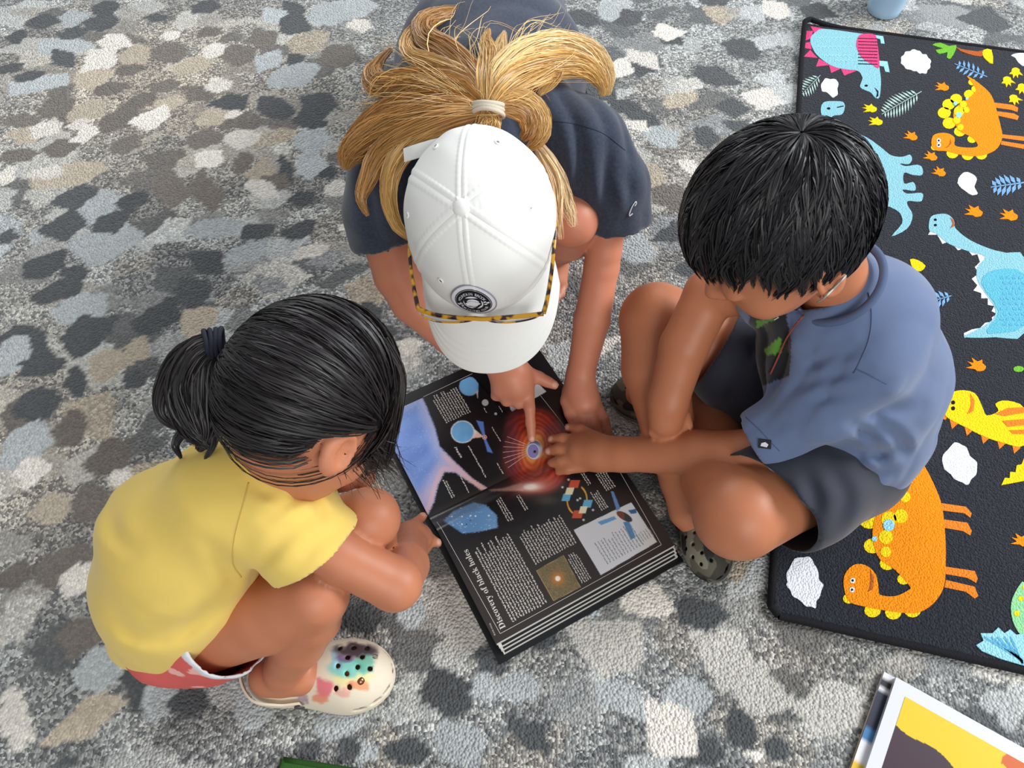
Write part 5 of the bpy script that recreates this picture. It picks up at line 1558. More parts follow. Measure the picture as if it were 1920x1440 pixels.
    e1 = unit(np.cross(wd, [1, 0, 0.1])); e2 = np.cross(wd, e1)
    way = lambda th, ph: np.cos(th)[..., None] * wd + np.sin(th)[..., None] * (np.cos(ph)[..., None] * e1 + np.sin(ph)[..., None] * e2)
    # how far the hair grows along each direction from the whorl
    pg = np.linspace(-np.pi, np.pi, 181); tg = np.linspace(0.05, 2.5, 90)
    ok = above(way(np.broadcast_to(tg[None], (181, 90)).reshape(-1), np.repeat(pg, 90))).reshape(181, 90)
    tmax = tg[np.where(ok.all(1), 89, ok.argmin(1) - 1)]
    for _ in range(6): tmax = 0.25 * np.roll(tmax, 1) + 0.5 * tmax + 0.25 * np.roll(tmax, -1)
    ph0 = rng.uniform(-np.pi, np.pi, n); lay = rng.random(n)
    lim = np.interp(ph0, pg, tmax)
    nb = 96; cb = np.clip(((ph0 + np.pi) / (2 * np.pi) * nb).astype(int), 0, nb - 1)          # locks
    row = rng.integers(0, 3, n)
    cph = (cb + 0.5 + 0.3 * rng.normal(size=(3, nb))[row, cb]) / nb * 2 * np.pi - np.pi
    cend = rng.uniform(0.0, 0.20, (3, nb))[row, cb]
    th1 = lim * np.where(row == 0, 0.55, np.where(row == 1, 0.82, 1.0)) + cend * np.where(row == 2, 0.8, 1.0) + rng.normal(0, 0.03, n)
    ln = rng.uniform(0.55, 1.15, n)
    th0 = np.maximum(0.02, th1 - ln)
    C_ = np.zeros((n, m, 3))
    for j in range(m):
        t = j / (m - 1)
        th = th0 + (th1 - th0) * t
        ph = ph0 + (cph - ph0) * 0.75 * t ** 1.5 + 0.35 * np.exp(-th / 0.5) + 0.05 * np.sin(7 * t + cb)
        w = way(th, ph)
        lift = 0.985 + 0.125 * (0.25 + 0.75 * lay) * min(1.0, 0.35 + 2.6 * t) * (1 - 0.35 * t ** 2) + 0.012 * (row == 0)
        C_[:, j] = C + (w[:, :1] * r * 0.0775 + w[:, 1:2] * f * 0.0945 + (w[:, 2:] + 0.02) * u * 0.0965) * (lift * 1.03)[:, None]
    black = (24, 23, 27)
    parts = [strand_mesh('h', C_, 0.0004 + 0.0005 * rng.random(n), black, 0.3, hm, None, taper=0.25, normal=unit(C_ - C), tilt=0.45)]
    dd = mesh_tris_ball(fr, C, 1); rg, sg, _ = dd.shape
    V = C + (dd[..., :1] * r * 0.0765 + dd[..., 1:2] * f * 0.0935 + (dd[..., 2:] + 0.02) * u * 0.0945) * 1.03
    i = np.arange(rg * sg).reshape(rg, sg); j2 = np.roll(i, -1, 1)
    Fq = np.stack([i[:-1], j2[:-1], j2[1:], i[1:]], -1).reshape(-1, 4)
    keep = above(dd.reshape(-1, 3), 0.02); Fq = Fq[keep[Fq].all(1)]
    parts.append((V.reshape(-1, 3), Fq, np.tile(srgb_np((16, 15, 17)), (rg * sg, 1))))
    join_hair('hair', parts, hm, body)
    return body
boy = build_boy()
# ------------------------------------------------------------------ person in the white cap (crouching over the book)
CAPC = np.array([-0.037, 0.690, 0.431])
_r = np.array([-0.987, 0.070, -0.142]); _f = unit(np.array([0.027, -0.810, -0.585])); _r = unit(_r - _f * (_r @ _f)); _u = np.cross(_r, _f)
CAPF = (_r, _f, _u)
def on_cap_plane(px, py, h):
    """point seen at the pixel, h above the cap's headband plane"""
    o = np.array([0, 0, CAM_H]); d = P(px, py, 0.2) - o
    return o + d * ((CAPC + _u * h - o) @ _u) / (d @ _u)

def build_blonde():
    r, f, u = CAPF
    C = CAPC + u * 0.006 - f * 0.004
    B = Build()
    add_head(B, C, CAPF, 1.04)
    neck = N(905, 290, 0.40, 70)
    B.cone((C - u * 0.05 - f * 0.035, 0.052), neck, 0.02)
    B.chain([neck, N(915, 235, 0.36, 120), N(920, 150, 0.33, 140), N(922, 85, 0.28, 118), N(925, 55, 0.20, 110)], 0.03)
    B.limb()      # arm propped on the floor
    B.chain([N(1085, 285, 0.385, 60), N(1140, 390, 0.31, 40), N(1132, 470, 0.25, 33), N(1128, 500, 0.225, 33), N(1110, 600, 0.145, 34), N(1088, 705, 0.065, 25)], 0.006)
    B.chain([N(1088, 705, 0.065, 25), N(1088, 735, 0.048, 30), N(1094, 755, 0.04, 33)], 0.012)
    fingers(B, [[(1072, 752, .040, .0105), (1069, 776, .038, .0095), (1078, 800, .034, .0085)],
                [(1088, 765, .040, .0105), (1092, 790, .036, .0095), (1102, 815, .024, .0085)],
                [(1104, 768, .040, .0105), (1114, 795, .034, .0095), (1124, 820, .020, .0085)],
                [(1118, 760, .038, .0100), (1132, 786, .030, .0090), (1141, 812, .017, .0080)],
                [(1066, 735, .044, .0115), (1062, 752, .042, .0105), (1066, 770, .040, .0090)]])
    B.limb()      # pointing arm, under the brim
    B.chain([N(735, 345, 0.385, 60), N(720, 430, 0.31, 48), N(745, 515, 0.245, 44), N(775, 565, 0.205, 42), N(850, 630, 0.155, 38), N(945, 680, 0.108, 30)], 0.006)
    B.chain([N(945, 680, 0.108, 30), N(960, 705, 0.096, 36), N(968, 722, 0.088, 33)], 0.012)
    B.chain([N(945, 712, 0.094, 26), N(940, 730, 0.086, 18)], 0.012)
    fingers(B, [[(990, 728, .086, .0105), (993, 765, .074, .0092), (995, 795, .056, .0084), (997, 822, .041, .0075)],
                [(968, 735, .086, .0105), (972, 756, .072, .0095), (966, 752, .056, .0088), (958, 738, .054, .008)],
                [(950, 736, .086, .0105), (950, 752, .072, .0092), (946, 748, .056, .0086), (944, 735, .054, .008)],
                [(932, 728, .084, .0098), (930, 742, .072, .0086), (930, 738, .058, .008), (934, 726, .055, .0072)],
                [(985, 698, .098, .0118), (1010, 708, .088, .0105), (1026, 716, .082, .0092), (1040, 722, .078, .0078)]])
    B.limb()      # near-side knee and foot
    B.chain([N(975, 95, 0.22, 72), N(1055, 260, 0.30, 68), N(1072, 412, 0.325, 50)], 0.006)
    B.chain([N(1072, 412, 0.325, 49), N(1066, 440, 0.24, 48), N(1050, 455, 0.13, 40), N(1042, 470, 0.065, 30)], 0.006)
    B.chain([N(1036, 460, 0.045, 28), N(1040, 500, 0.034, 24), N(1040, 525, 0.022, 24)], 0.012)
    fingers(B, [[(1050, 520, .020, .0100), (1057, 537, .013, .0088)], [(1043, 530, .020, .0100), (1052, 551, .013, .0092)], [(1033, 534, .020, .0102), (1041, 560, .013, .0095)],
                [(1022, 536, .020, .0102), (1029, 566, .013, .0095)], [(1008, 532, .022, .0125), (1012, 572, .015, .0120)]])
    B.limb()
    B.chain([N(860, 95, 0.22, 72), N(785, 270, 0.30, 68), N(790, 400, 0.30, 50)], 0.006)
    B.chain([N(790, 400, 0.30, 49), N(800, 450, 0.22, 48), N(815, 465, 0.12, 40), N(820, 475, 0.065, 30)], 0.006)
    B.chain([N(822, 466, 0.045, 28), N(822, 520, 0.03, 26)], 0.012)
    fingers(B, [[(810 + i * 9, 525, .020, .010), (806 + i * 11, 552 + (6 if i > 2 else 0), .013, .0095)] for i in range(5)])
    nails = [(P(998, 826, .047), .007, (228, 186, 172), .85), (P(1042, 722, .084), .007, (226, 176, 158), .7), (P(1042, 563, .02), .006, (226, 176, 158), .7), (P(1053, 554, .02), .006, (226, 176, 158), .7), (P(1058, 540, .02), .006, (226, 176, 158), .6)]
    body = skin_obj('person', B, (202, 132, 104), SKIN, nails, h=0.0037, origin=P(930, 300, 0.0))
    tag(body, 'person with long blonde hair and charcoal T-shirt crouching over the book', 'person')

    dark = new_mat('charcoal_jersey', srgb(54, 62, 78), 0.9, 0.2, sheen=0.3, bump=(1200, 0.15, 0.001), noise=(260, 0.8, 1.25))
    T = Build()
    T.chain([N(907, 285, 0.405, 90), N(915, 235, 0.365, 145), N(920, 150, 0.335, 172), N(922, 82, 0.29, 142), N(925, 50, 0.22, 130), N(925, 50, 0.15, 125)], 0.03)
    T.chain([N(740, 330, 0.385, 72), N(830, 265, 0.385, 90), N(990, 245, 0.39, 95), N(1090, 275, 0.39, 78)], 0.03)
    cuts = [(P(903, 300, 0.435), unit(C - P(912, 240, 0.38))), (np.array([0, 0, 0.10]), np.array([0, 0, -1.0]))]
    S1 = Build(); S1.chain([N(1090, 275, 0.39, 84), N(1140, 350, 0.34, 72), N(1152, 420, 0.285, 64), N(1152, 480, 0.24, 62)], 0.02)
    S2 = Build(); S2.chain([N(735, 335, 0.385, 80), N(712, 400, 0.335, 64), N(722, 450, 0.29, 60), N(738, 510, 0.25, 58)], 0.02)
    h1 = unit(P(1140, 480, 0.24) - P(1135, 360, 0.33)); h2 = unit(P(748, 510, 0.245) - P(715, 420, 0.31))
    shirt, loops = cloth('t_shirt', (T, cuts), [(S1, [(P(1150, 418, 0.285), h1)]), (S2, [(P(724, 452, 0.285), h2)])], dark, body,
          folds=[(P(1060, 300, 0.40), np.array([0.2, -0.8, -0.4]), 95, 0.006, 0.10), (P(740, 380, 0.38), np.array([0.1, -0.8, -0.5]), 90, 0.005, 0.08),
                 (P(1120, 400, 0.32), np.array([0.8, 0.2, 0.4]), 120, 0.004, 0.06), (P(920, 60, 0.40), np.array([0.9, 0.3, 0.1]), 40, 0.003, 0.15)], seed=17, noise=(0.002, 30), h=0.0042,
          creases=[([(1035, 215), (1048, 290), (1055, 380)], .005, 7), ([(1078, 235), (1092, 310), (1098, 395)], .005, 7), ([(1008, 195), (1020, 270), (1030, 350)], .004, 7), ([(1128, 280), (1142, 350), (1150, 410)], .004, 7),
                   ([(690, 345), (700, 420), (722, 470)], .004, 7), ([(1155, 300), (1175, 345), (1185, 385)], .003, 6), ([(760, 60), (800, 90), (850, 100)], .003, 8)])
    seam('sleeve_seam', shirt, [(1015, 226), (1075, 232), (1130, 250), (1172, 282)], new_mat('charcoal_seam', srgb(48, 54, 68), 0.9, 0.2), body, 0.0006)
    # small script mark on the sleeve
    mk = [surf(shirt, x, y, 0.0012)[0] for x, y in ((1189, 386), (1192, 381), (1191, 378), (1185, 386), (1180, 398), (1180, 404), (1185, 400))]
    mk = [p for p in mk if p is not None]
    tube_obj('sleeve_mark', mk, 0.0009, new_mat('white_thread', srgb(222, 224, 230), 0.7), body, n=30, sides=6)
    sh = new_mat('dark_shorts', srgb(40, 42, 50), 0.85, 0.2)
    H1 = Build(); H1.chain([N(970, 95, 0.22, 86), N(1045, 240, 0.295, 76)], 0.02)
    H2 = Build(); H2.chain([N(865, 95, 0.22, 86), N(792, 240, 0.295, 76)], 0.02)
    cloth('shorts', (H1, [(P(1045, 215, .29), unit(P(1060, 260, .3) - P(1000, 70, .24)))]), [(H2, [(P(795, 215, .29), unit(P(780, 270, .3) - P(840, 70, .24)))])], sh, body, seed=5, h=0.0055)

    hm = hair_mat('blonde_hair', 0.38, 0.5)
    parts = []
    honey, gold, pale = (172, 124, 66), (204, 160, 94), (228, 194, 134)
    for guide, k, base in (
        ([(905,248,.50,34),(912,225,.508,26),(915,208,.515,17)], 300, gold),
        ([(915,206,.515,17),(893,150,.522,24),(840,98,.50,26),(798,72,.49,24),(796,44,.485,20),(830,26,.48,13),(884,16,.475,5)], 420, honey),
        ([(915,206,.515,16),(880,150,.52,20),(812,118,.505,18),(768,100,.49,14),(764,72,.485,12),(790,45,.48,9),(840,28,.48,4)], 200, gold),
        ([(912,206,.515,16),(865,160,.518,28),(790,150,.50,28),(715,160,.475,26),(698,138,.465,18),(712,112,.46,8),(735,92,.455,4)], 360, honey),
        ([(912,208,.515,15),(850,205,.515,30),(780,225,.498,34),(715,248,.475,34),(662,280,.455,26),(644,306,.44,12)], 520, honey),
        ([(910,208,.515,15),(845,195,.515,28),(760,205,.49,32),(700,235,.47,28),(655,290,.45,20),(648,318,.44,8)], 380, (164, 112, 52)),
        ([(910,210,.515,14),(840,225,.512,24),(760,258,.488,26),(712,290,.465,22),(688,340,.44,16),(676,372,.425,9),(690,405,.41,4)], 300, honey),
        ([(908,212,.514,14),(830,240,.505,22),(765,275,.482,22),(735,320,.46,18),(728,370,.435,14),(742,420,.42,10),(768,448,.41,4)], 300, gold),
        ([(918,204,.516,17),(935,150,.525,30),(985,108,.515,36),(1050,92,.495,34),(1105,108,.475,28),(1135,142,.455,18),(1138,178,.44,6)], 640, pale),
        ([(918,204,.516,16),(945,150,.525,28),(1000,125,.512,30),(1060,118,.495,26),(1105,130,.475,18),(1130,160,.455,10),(1128,180,.445,5)], 420, (214, 168, 96)),
        ([(918,206,.516,16),(950,165,.525,28),(1000,140,.512,26),(1040,130,.50,18),(1030,155,.49,12),(1010,178,.485,4)], 260, gold),
        ([(916,204,.516,17),(915,150,.528,24),(918,105,.515,20),(912,75,.505,10),(917,54,.50,3)], 220, gold),
        ([(916,204,.516,15),(930,140,.527,20),(938,95,.512,14),(946,58,.50,3)], 140, pale),
        ([(920,208,.516,14),(958,185,.52,22),(1000,198,.508,20),(1016,232,.49,18),(1010,262,.475,14),(990,278,.465,6)], 320, gold),
        ([(920,210,.515,12),(950,200,.518,18),(985,215,.505,18),(992,245,.49,14),(978,262,.48,6)], 200, honey),
        ([(1000,262,.47,10),(1030,300,.45,12),(1052,345,.43,14),(1066,395,.41,14),(1076,425,.40,8)], 90, (226, 196, 150)),
        ([(1010,280,.46,8),(1040,340,.44,14),(1045,400,.42,10),(1050,450,.39,6)], 40, (222, 190, 140)),
        ([(905,160,.51,30),(860,110,.49,60),(880,60,.47,60),(930,20,.46,60)], 26, pale),
        ([(950,150,.51,30),(1010,80,.49,50),(1070,50,.47,40)], 16, pale),
        ([(860,200,.51,40),(760,190,.49,60),(690,220,.46,50)], 40, gold)):
        k = int(k * 1.8); Cg = lock(guide, k, 15, 0.30, 0.65, ends=0.45)
        parts.append(strand_mesh('h', Cg, 0.0003 + 0.0004 * rng.random(k), base, 0.20, hm, None, taper=0.3))
    for k in range(80):                                   # flyaways round the ponytail
        a = rng.uniform(0.25, math.pi + 0.45); L = rng.uniform(60, 230)
        ex, ey = 915 + L * math.cos(a) * 1.15, 205 - L * math.sin(a) * 0.75
        bx, by = rng.normal(0, 35, 2)
        g = [(915, 206, .516, 8), ((915 + ex) / 2 + bx, (205 + ey) / 2 - 20 + by, .525, 6), (ex, ey, .49 - 0.0002 * L, 3), (ex + bx, ey + abs(by) * 0.6, .475 - 0.0003 * L, 1)]
        parts.append(strand_mesh('h', lock(g, 2, 16, 0.5, 0.8, ends=0.2), np.full(2, 0.00026), gold if k % 2 else pale, 0.2, hm, None))
    join_hair('hair', parts, hm, body)
    ax = unit(P(914, 180, .524) - P(913, 240, .503))
    ribbed_ring('hair_tie', P(915, 208, .515), ax, 0.0195, 0.0030, 3, new_mat('beige_elastic', srgb(206, 196, 178), 0.8, 0.3, bump=(700, 0.5, 0.001)), body, 0.014)
    return body
blonde = build_blonde()

# ------------------------------------------------------------------ white baseball cap
AR, AF, AH = 0.0915, 0.112, 0.120
def cap_local(phi, t, lift=0.0):
    """phi from the front, t 0 at the button to 1 at the rim -> local (right, forward, up)"""
    phi = np.asarray(phi, float); t = np.asarray(t, float)
    rad = np.sin(t * np.pi / 2) ** 0.92; h = np.cos(t * np.pi / 2) ** 0.80
    fr_ = np.clip(np.cos(phi), 0, 1) ** 0.7
    h = h * (1 - fr_) + (1 - t ** 1.9) * fr_        # the front panels slope to the brim
    x = (AR + lift) * rad * np.sin(phi); y = (AF + lift) * rad * np.cos(phi)
    return np.stack([x, y, (AH + lift) * h], -1)
def cap_world(L):
    return CAPC + L[..., :1] * _r + L[..., 1:2] * _f + L[..., 2:] * _u
def cap_pt(phi, t, lift=0.0): return cap_world(cap_local(phi, t, lift))

def build_cap():
    root = thing('baseball_cap', CAPC, 'white cotton baseball cap with a round black and white front badge', 'cap')
    wm = new_mat('white_twill', srgb(236, 236, 232), 0.85, 0.2, bump=(1600, 0.15, 0.001), sheen=0.1)
    nphi, nt = 300, 70
    phi = np.arange(nphi) * 2 * np.pi / nphi; t = np.linspace(0.012, 1, nt)
    PH_, TT = np.meshgrid(phi, t, indexing='ij')
    L0 = cap_local(PH_, TT)
    # panel seams: a fine groove between two stitched ridges
    lift = np.zeros_like(PH_)
    for k in range(6):
        s = k * np.pi / 3
        dphi = (PH_ - s + np.pi) % (2 * np.pi) - np.pi
        dist = np.abs(dphi) * np.hypot(L0[..., 0], L0[..., 1])
        near = np.abs(dphi) < 0.6
        lift += near * (0.0004 * np.exp(-((dist - 0.0045) / 0.0022) ** 2) - 0.0006 * np.exp(-(dist / 0.0012) ** 2) + 0.0004 * smooth01(dist, 0.008, 0.006))
        lift += near * 0.00035 * np.sin(TT * 150) * np.exp(-((dist - 0.0065) / 0.003) ** 2)   # puckered stitching
    w = L0.reshape(-1, 3)
    lift += (0.0032 * wavy(w, 6, 45) + 0.0014 * wavy(w, 8, 110)).reshape(lift.shape) * np.sin(TT * np.pi * 0.8)
    V = cap_pt(PH_, TT, lift)
    i = np.arange(nphi * nt).reshape(nphi, nt); j = np.roll(i, -1, 0)
    F = np.stack([i[:, :-1], i[:, 1:], j[:, 1:], j[:, :-1]], -1).reshape(-1, 4)
    # open arch over the strap at the back
    bp = ((PH_ - np.pi + np.pi) % (2 * np.pi) - np.pi).ravel(); hgt = L0[..., 2].ravel()
    hole = (np.abs(bp) < 0.52) & (hgt < 0.052 * np.sqrt(np.maximum(0, 1 - (bp / 0.52) ** 2)))
    F = F[~hole[F].any(1)]
    top = len(V.reshape(-1, 3))
    VV = np.vstack([V.reshape(-1, 3), cap_pt(0, 0)[None]])
    tri = np.stack([i[:, 0], j[:, 0], np.full(nphi, top), np.full(nphi, top)], 1)
    fl = [list(q) for q in F] + [[a, b, top] for a, b, _, _ in tri]
    cr = mesh_np('crown', VV, fl, wm, root)
    sd = cr.modifiers.new('thickness', 'SOLIDIFY'); sd.thickness = 0.0016; sd.offset = -1
    # button
    n = 24; pr = [(0.0, 0.0060), (0.005, 0.0056), (0.0085, 0.0038), (0.0104, 0.001), (0.0100, -0.003)]
    th = np.arange(n) * 2 * np.pi / n
    Vb = np.array([[a * math.cos(x), a * math.sin(x), AH + 0.0005 + z] for a, z in pr for x in th])
    ib = np.arange(len(pr) * n).reshape(len(pr), n); jb = np.roll(ib, -1, 1)
    mesh_np('button', cap_world(Vb), np.stack([ib[:-1], ib[1:], jb[1:], jb[:-1]], -1).reshape(-1, 4), wm, root)
    # stitched eyelets
    dk = new_mat('eyelet_hole', srgb(110, 108, 104), 0.9)
    for k in range(6):
        ph = (k + 0.5) * np.pi / 3; tt = 0.56
        c = cap_pt(ph, tt, 0.0012); e1 = unit(cap_pt(ph + 0.01, tt) - cap_pt(ph, tt)); e2 = unit(cap_pt(ph, tt + 0.01) - cap_pt(ph, tt)); nn = np.cross(e1, e2)
        x = np.linspace(0, 2 * np.pi, 25)
        ring = (c + 0.0030 * (e1 * np.cos(x)[:, None] + e2 * np.sin(x)[:, None]))[None]
        v, q, s = tubes(ring, np.full((1, 25), 0.0011), 6, nn + 0.01)
        ey = mesh_np('eyelet', v, q, wm, root)
        hv = c + nn * np.sign(nn @ (c - CAPC)) * 0.0004 + 0.0016 * (e1 * np.cos(x[:-1])[:, None] + e2 * np.sin(x[:-1])[:, None])
        mesh_np('eyelet_hole', hv, [list(range(24))], dk, ey, smooth=False)
    # brim: curved, with rows of stitching
    na, nv = 81, 46
    a = np.linspace(-1.25, 1.25, na); v = np.linspace(0, 1, nv)
    A, Vv = np.meshgrid(a, v, indexing='ij')
    inner = cap_local(A, np.full_like(A, 0.985))
    ox = 0.0930 * np.sign(np.sin(A * 1.12)) * np.abs(np.sin(A * 1.12)) ** 0.9; oy = 0.022 + 0.170 * np.sign(np.cos(A * 1.12)) * np.abs(np.cos(A * 1.12)) ** 0.62
    X = inner[..., 0] * (1 - Vv) + ox * Vv; Y = inner[..., 1] * (1 - Vv) + oy * Vv
    Z = 0.002 - 0.034 * (X / 0.10) ** 2 * np.minimum(1, Vv * 1.5 + 0.1) - 0.016 * Vv ** 2
    Z = Z + 0.00035 * np.sin(Vv * 2 * np.pi * 9) * smooth01(Vv, 0.45, 0.6)
    def sheet(off): return cap_world(np.stack([X, Y, Z + off], -1).reshape(-1, 3))
    i = np.arange(na * nv).reshape(na, nv); m = na * nv
    Ft = np.stack([i[:-1, :-1], i[:-1, 1:], i[1:, 1:], i[1:, :-1]], -1).reshape(-1, 4)
    Fb = Ft[:, ::-1] + m
    rim = []
    edge = list(i[:, -1]); rim += [[p, p + m, q + m, q] for p, q in zip(edge[:-1], edge[1:])]
    for row in (i[0, :], i[-1, :]): rim += [[p, p + m, q + m, q] for p, q in zip(row[:-1], row[1:])]
    mesh_np('brim', np.vstack([sheet(0.0), sheet(-0.0032)]), [list(q) for q in Ft] + [list(q) for q in Fb] + rim, wm, root)
    # closing strap with its loose end
    st = [on_cap_plane(838, 268, 0.035), on_cap_plane(805, 276, 0.036), on_cap_plane(775, 285, 0.034), on_cap_plane(757, 291, 0.028)]
    C = spline(st, 24); T = unit(np.gradient(C, axis=0)); nrm = unit(np.array([-0.1, -0.5, 0.85])); s = unit(np.cross(T, nrm)); nn = np.cross(s, T)
    hw = 0.0085
    ring = np.stack([C - s * hw, C + s * hw, C + s * hw - nn * 0.002, C - s * hw - nn * 0.002], 1)
    k = np.arange(24 * 4).reshape(24, 4); kr = np.roll(k, -1, 1)
    F = [list(q) for q in np.stack([k[:-1], kr[:-1], kr[1:], k[1:]], -1).reshape(-1, 4)] + [list(k[0])[::-1], list(k[-1])]
    mesh_np('strap', ring.reshape(-1, 3), F, wm, root, smooth=False)
    # badge
    white = new_mat('badge_white', srgb(226, 226, 232), 0.8, 0.2); blk = new_mat('badge_black', srgb(26, 27, 34), 0.85, 0.2); grey = new_mat('badge_grey', srgb(150, 152, 164), 0.8, 0.2)
    phi0, t0 = 0.03, 0.70
    def bpt(x, y, lift):
        """x to the photo's right, y up the crown, metres on the badge"""
        x = np.asarray(x, float); y = np.asarray(y, float)
        return cap_pt(phi0 - x / 0.100, t0 - y / 0.135, 0.0034 + lift)
    badge = None
    def disc(name, rx, ry, lift, mat, par, inner=None):
        th = np.linspace(0, 2 * np.pi, 49)[:-1]; rows = np.linspace(inner or 0.02, 1, 7)
        Vd = np.vstack([bpt(rx * q * np.cos(th), ry * q * np.sin(th), lift) for q in rows])
        ii = np.arange(7 * 48).reshape(7, 48); jj = np.roll(ii, -1, 1)
        Fd = [list(q) for q in np.stack([ii[:-1], ii[1:], jj[1:], jj[:-1]], -1).reshape(-1, 4)]
        if not inner: Fd.append(list(ii[0]))
        return mesh_np(name, Vd, Fd, mat, par)
    RX, RY = 0.0315, 0.0270
    badge = disc('badge', RX, RY, 0.0, white, root)
    th = np.linspace(0, 2 * np.pi, 65)
    for q, rr_, m_ in ((1.0, 0.0008, grey), (0.80, 0.0005, blk)):
        ring = bpt(RX * q * np.cos(th), RY * q * np.sin(th), 0.0004)[None]
        vv, qq, ss = tubes(ring, np.full((1, 65), rr_), 6, _u)
        mesh_np('badge_edge', vv, qq, m_, badge)
    disc('badge_ring', RX * 0.76, RY * 0.76, 0.0006, blk, badge, inner=0.58)
    def flatp(name, pts, lift, mat):
        pts = np.array(pts, float); Vd = bpt(pts[:, 0] * RX, pts[:, 1] * RY, lift)
        mesh_np(name, Vd, [list(range(len(pts)))[::-1]], mat, badge, smooth=False)
    flatp('shield', [(-.42, .30), (.42, .30), (.36, -.12), (.0, -.46), (-.36, -.12)], 0.0009, blk)
    flatp('shield_edge', [(-.36, .0), (-.05, .20), (.12, .12), (.33, .02), (.30, -.05), (-.05, -.16), (-.30, -.14)], 0.0011, white)
    flatp('shield_road', [(-.22, -.22), (.10, -.20), (.20, -.14), (.05, -.24), (-.10, -.28)], 0.0011, white)
    for sgn in (-1, 1):
        for a_ in range(3):
            for b_ in range(2):
                if (a_ + b_) % 2: continue
                an = (math.pi if sgn < 0 else 0) + sgn * (a_ - 1) * 0.14 - sgn * 0.12
                q0, q1 = 0.48 + b_ * 0.12, 0.60 + b_ * 0.12
                flatp('checker', [(q0 * math.cos(an), q0 * math.sin(an)), (q1 * math.cos(an), q1 * math.sin(an)), (q1 * math.cos(an + .14), q1 * math.sin(an + .14)), (q0 * math.cos(an + .14), q0 * math.sin(an + .14))][::1], 0.0012, white)
    def arc_text(body, rad, a0, a1, up, size):
        n = len(body)
        for k, ch in enumerate(body):
            if ch == ' ': continue
            an = a0 + (a1 - a0) * (k + 0.5) / n
            Vt, Ft = font_mesh(ch, size)
            x = Vt[:, 0] - (Vt[:, 0].max() + Vt[:, 0].min()) / 2; y = Vt[:, 1] - size * 0.35
            rot = an - math.pi / 2 if up else an + math.pi / 2
            gx = RX * rad * math.cos(an) + x * math.cos(rot) - y * math.sin(rot); gy = RY * rad * math.sin(an) + x * math.sin(rot) + y * math.cos(rot)
            mesh_np('badge_letter', bpt(gx, gy, 0.0012), Ft, white, badge, smooth=False)
    arc_text('MOUNTAIN BROOK', 0.60, math.radians(166), math.radians(14), True, 0.0056)
    arc_text('DRIVING CLUB', 0.60, math.radians(208), math.radians(332), False, 0.0056)
    return root
cap = build_cap()

# ------------------------------------------------------------------ tortoiseshell glasses pushed up onto the cap
def build_glasses():
    root = thing('eyeglasses', on_cap_plane(900, 595, 0.02), 'tortoiseshell eyeglasses resting on the brim of the white cap', 'glasses')
    m = bpy.data.materials.new('tortoiseshell'); m.use_nodes = True
    nt = m.node_tree; b = nt.nodes['Principled BSDF']; b.inputs['Roughness'].default_value = 0.2; b.inputs['Coat Weight'].default_value = 0.4
    tc = nt.nodes.new('ShaderNodeTexCoord'); nz = nt.nodes.new('ShaderNodeTexNoise'); nz.inputs['Scale'].default_value = 75; nz.inputs['Detail'].default_value = 1
    rp = nt.nodes.new('ShaderNodeValToRGB'); e = rp.color_ramp.elements
    e[0].position = 0.44; e[0].color = (*srgb(48, 26, 22), 1); e[1].position = 0.52; e[1].color = (*srgb(206, 150, 30), 1)
    nt.links.new(tc.outputs['Object'], nz.inputs['Vector']); nt.links.new(nz.outputs['Fac'], rp.inputs['Fac']); nt.links.new(rp.outputs['Color'], b.inputs['Base Color'])
    q = on_cap_plane
    hb = 0.036
    tube_obj('brow_bar', [q(783, 578, hb), q(815, 590, hb), q(860, 596, hb), q(888, 597, hb), q(905, 598, hb), q(925, 597, hb), q(975, 593, hb), q(1019, 588, hb)], 0.0030, m, root, n=60)
    for pts in ([(792, 586, hb), (796, 594, 0.018), (820, 602, 0.008), (850, 604, 0.006), (876, 602, 0.010), (890, 598, 0.024), (886, 597, hb)],
                [(918, 597, hb), (914, 599, 0.024), (926, 603, 0.010), (955, 604, 0.006), (985, 600, 0.008), (1006, 594, 0.018), (1010, 590, hb)]):
        P3 = np.array([q(*p) for p in pts])
        rim = tube_obj('lens_rim', P3, 0.0017, m, root, n=50)
        cl = closed_spline(P3, 5); c = cl.mean(0)
        V = np.vstack([cl, c[None]]); n = len(cl)
        mesh_np('lens', V, [[k, (k + 1) % n, n] for k in range(n)], new_mat('lens_glass', (1, 1, 1), 0.02, 0.5, trans=1.0), rim)
    for pts in ([(784, 578, hb), (776, 540, 0.030), (770, 500, 0.022), (768, 460, 0.012), (774, 425, 0.0)], [(1019, 588, hb), (1026, 560, 0.032), (1034, 510, 0.026), (1039, 460, 0.018), (1041, 425, 0.008), (1036, 400, 0.0)]):
        tube_obj('temple', [q(*p) for p in pts], [0.0030, 0.0026, 0.0024, 0.0026, 0.003], m, root, n=50)
    return root
build_glasses()
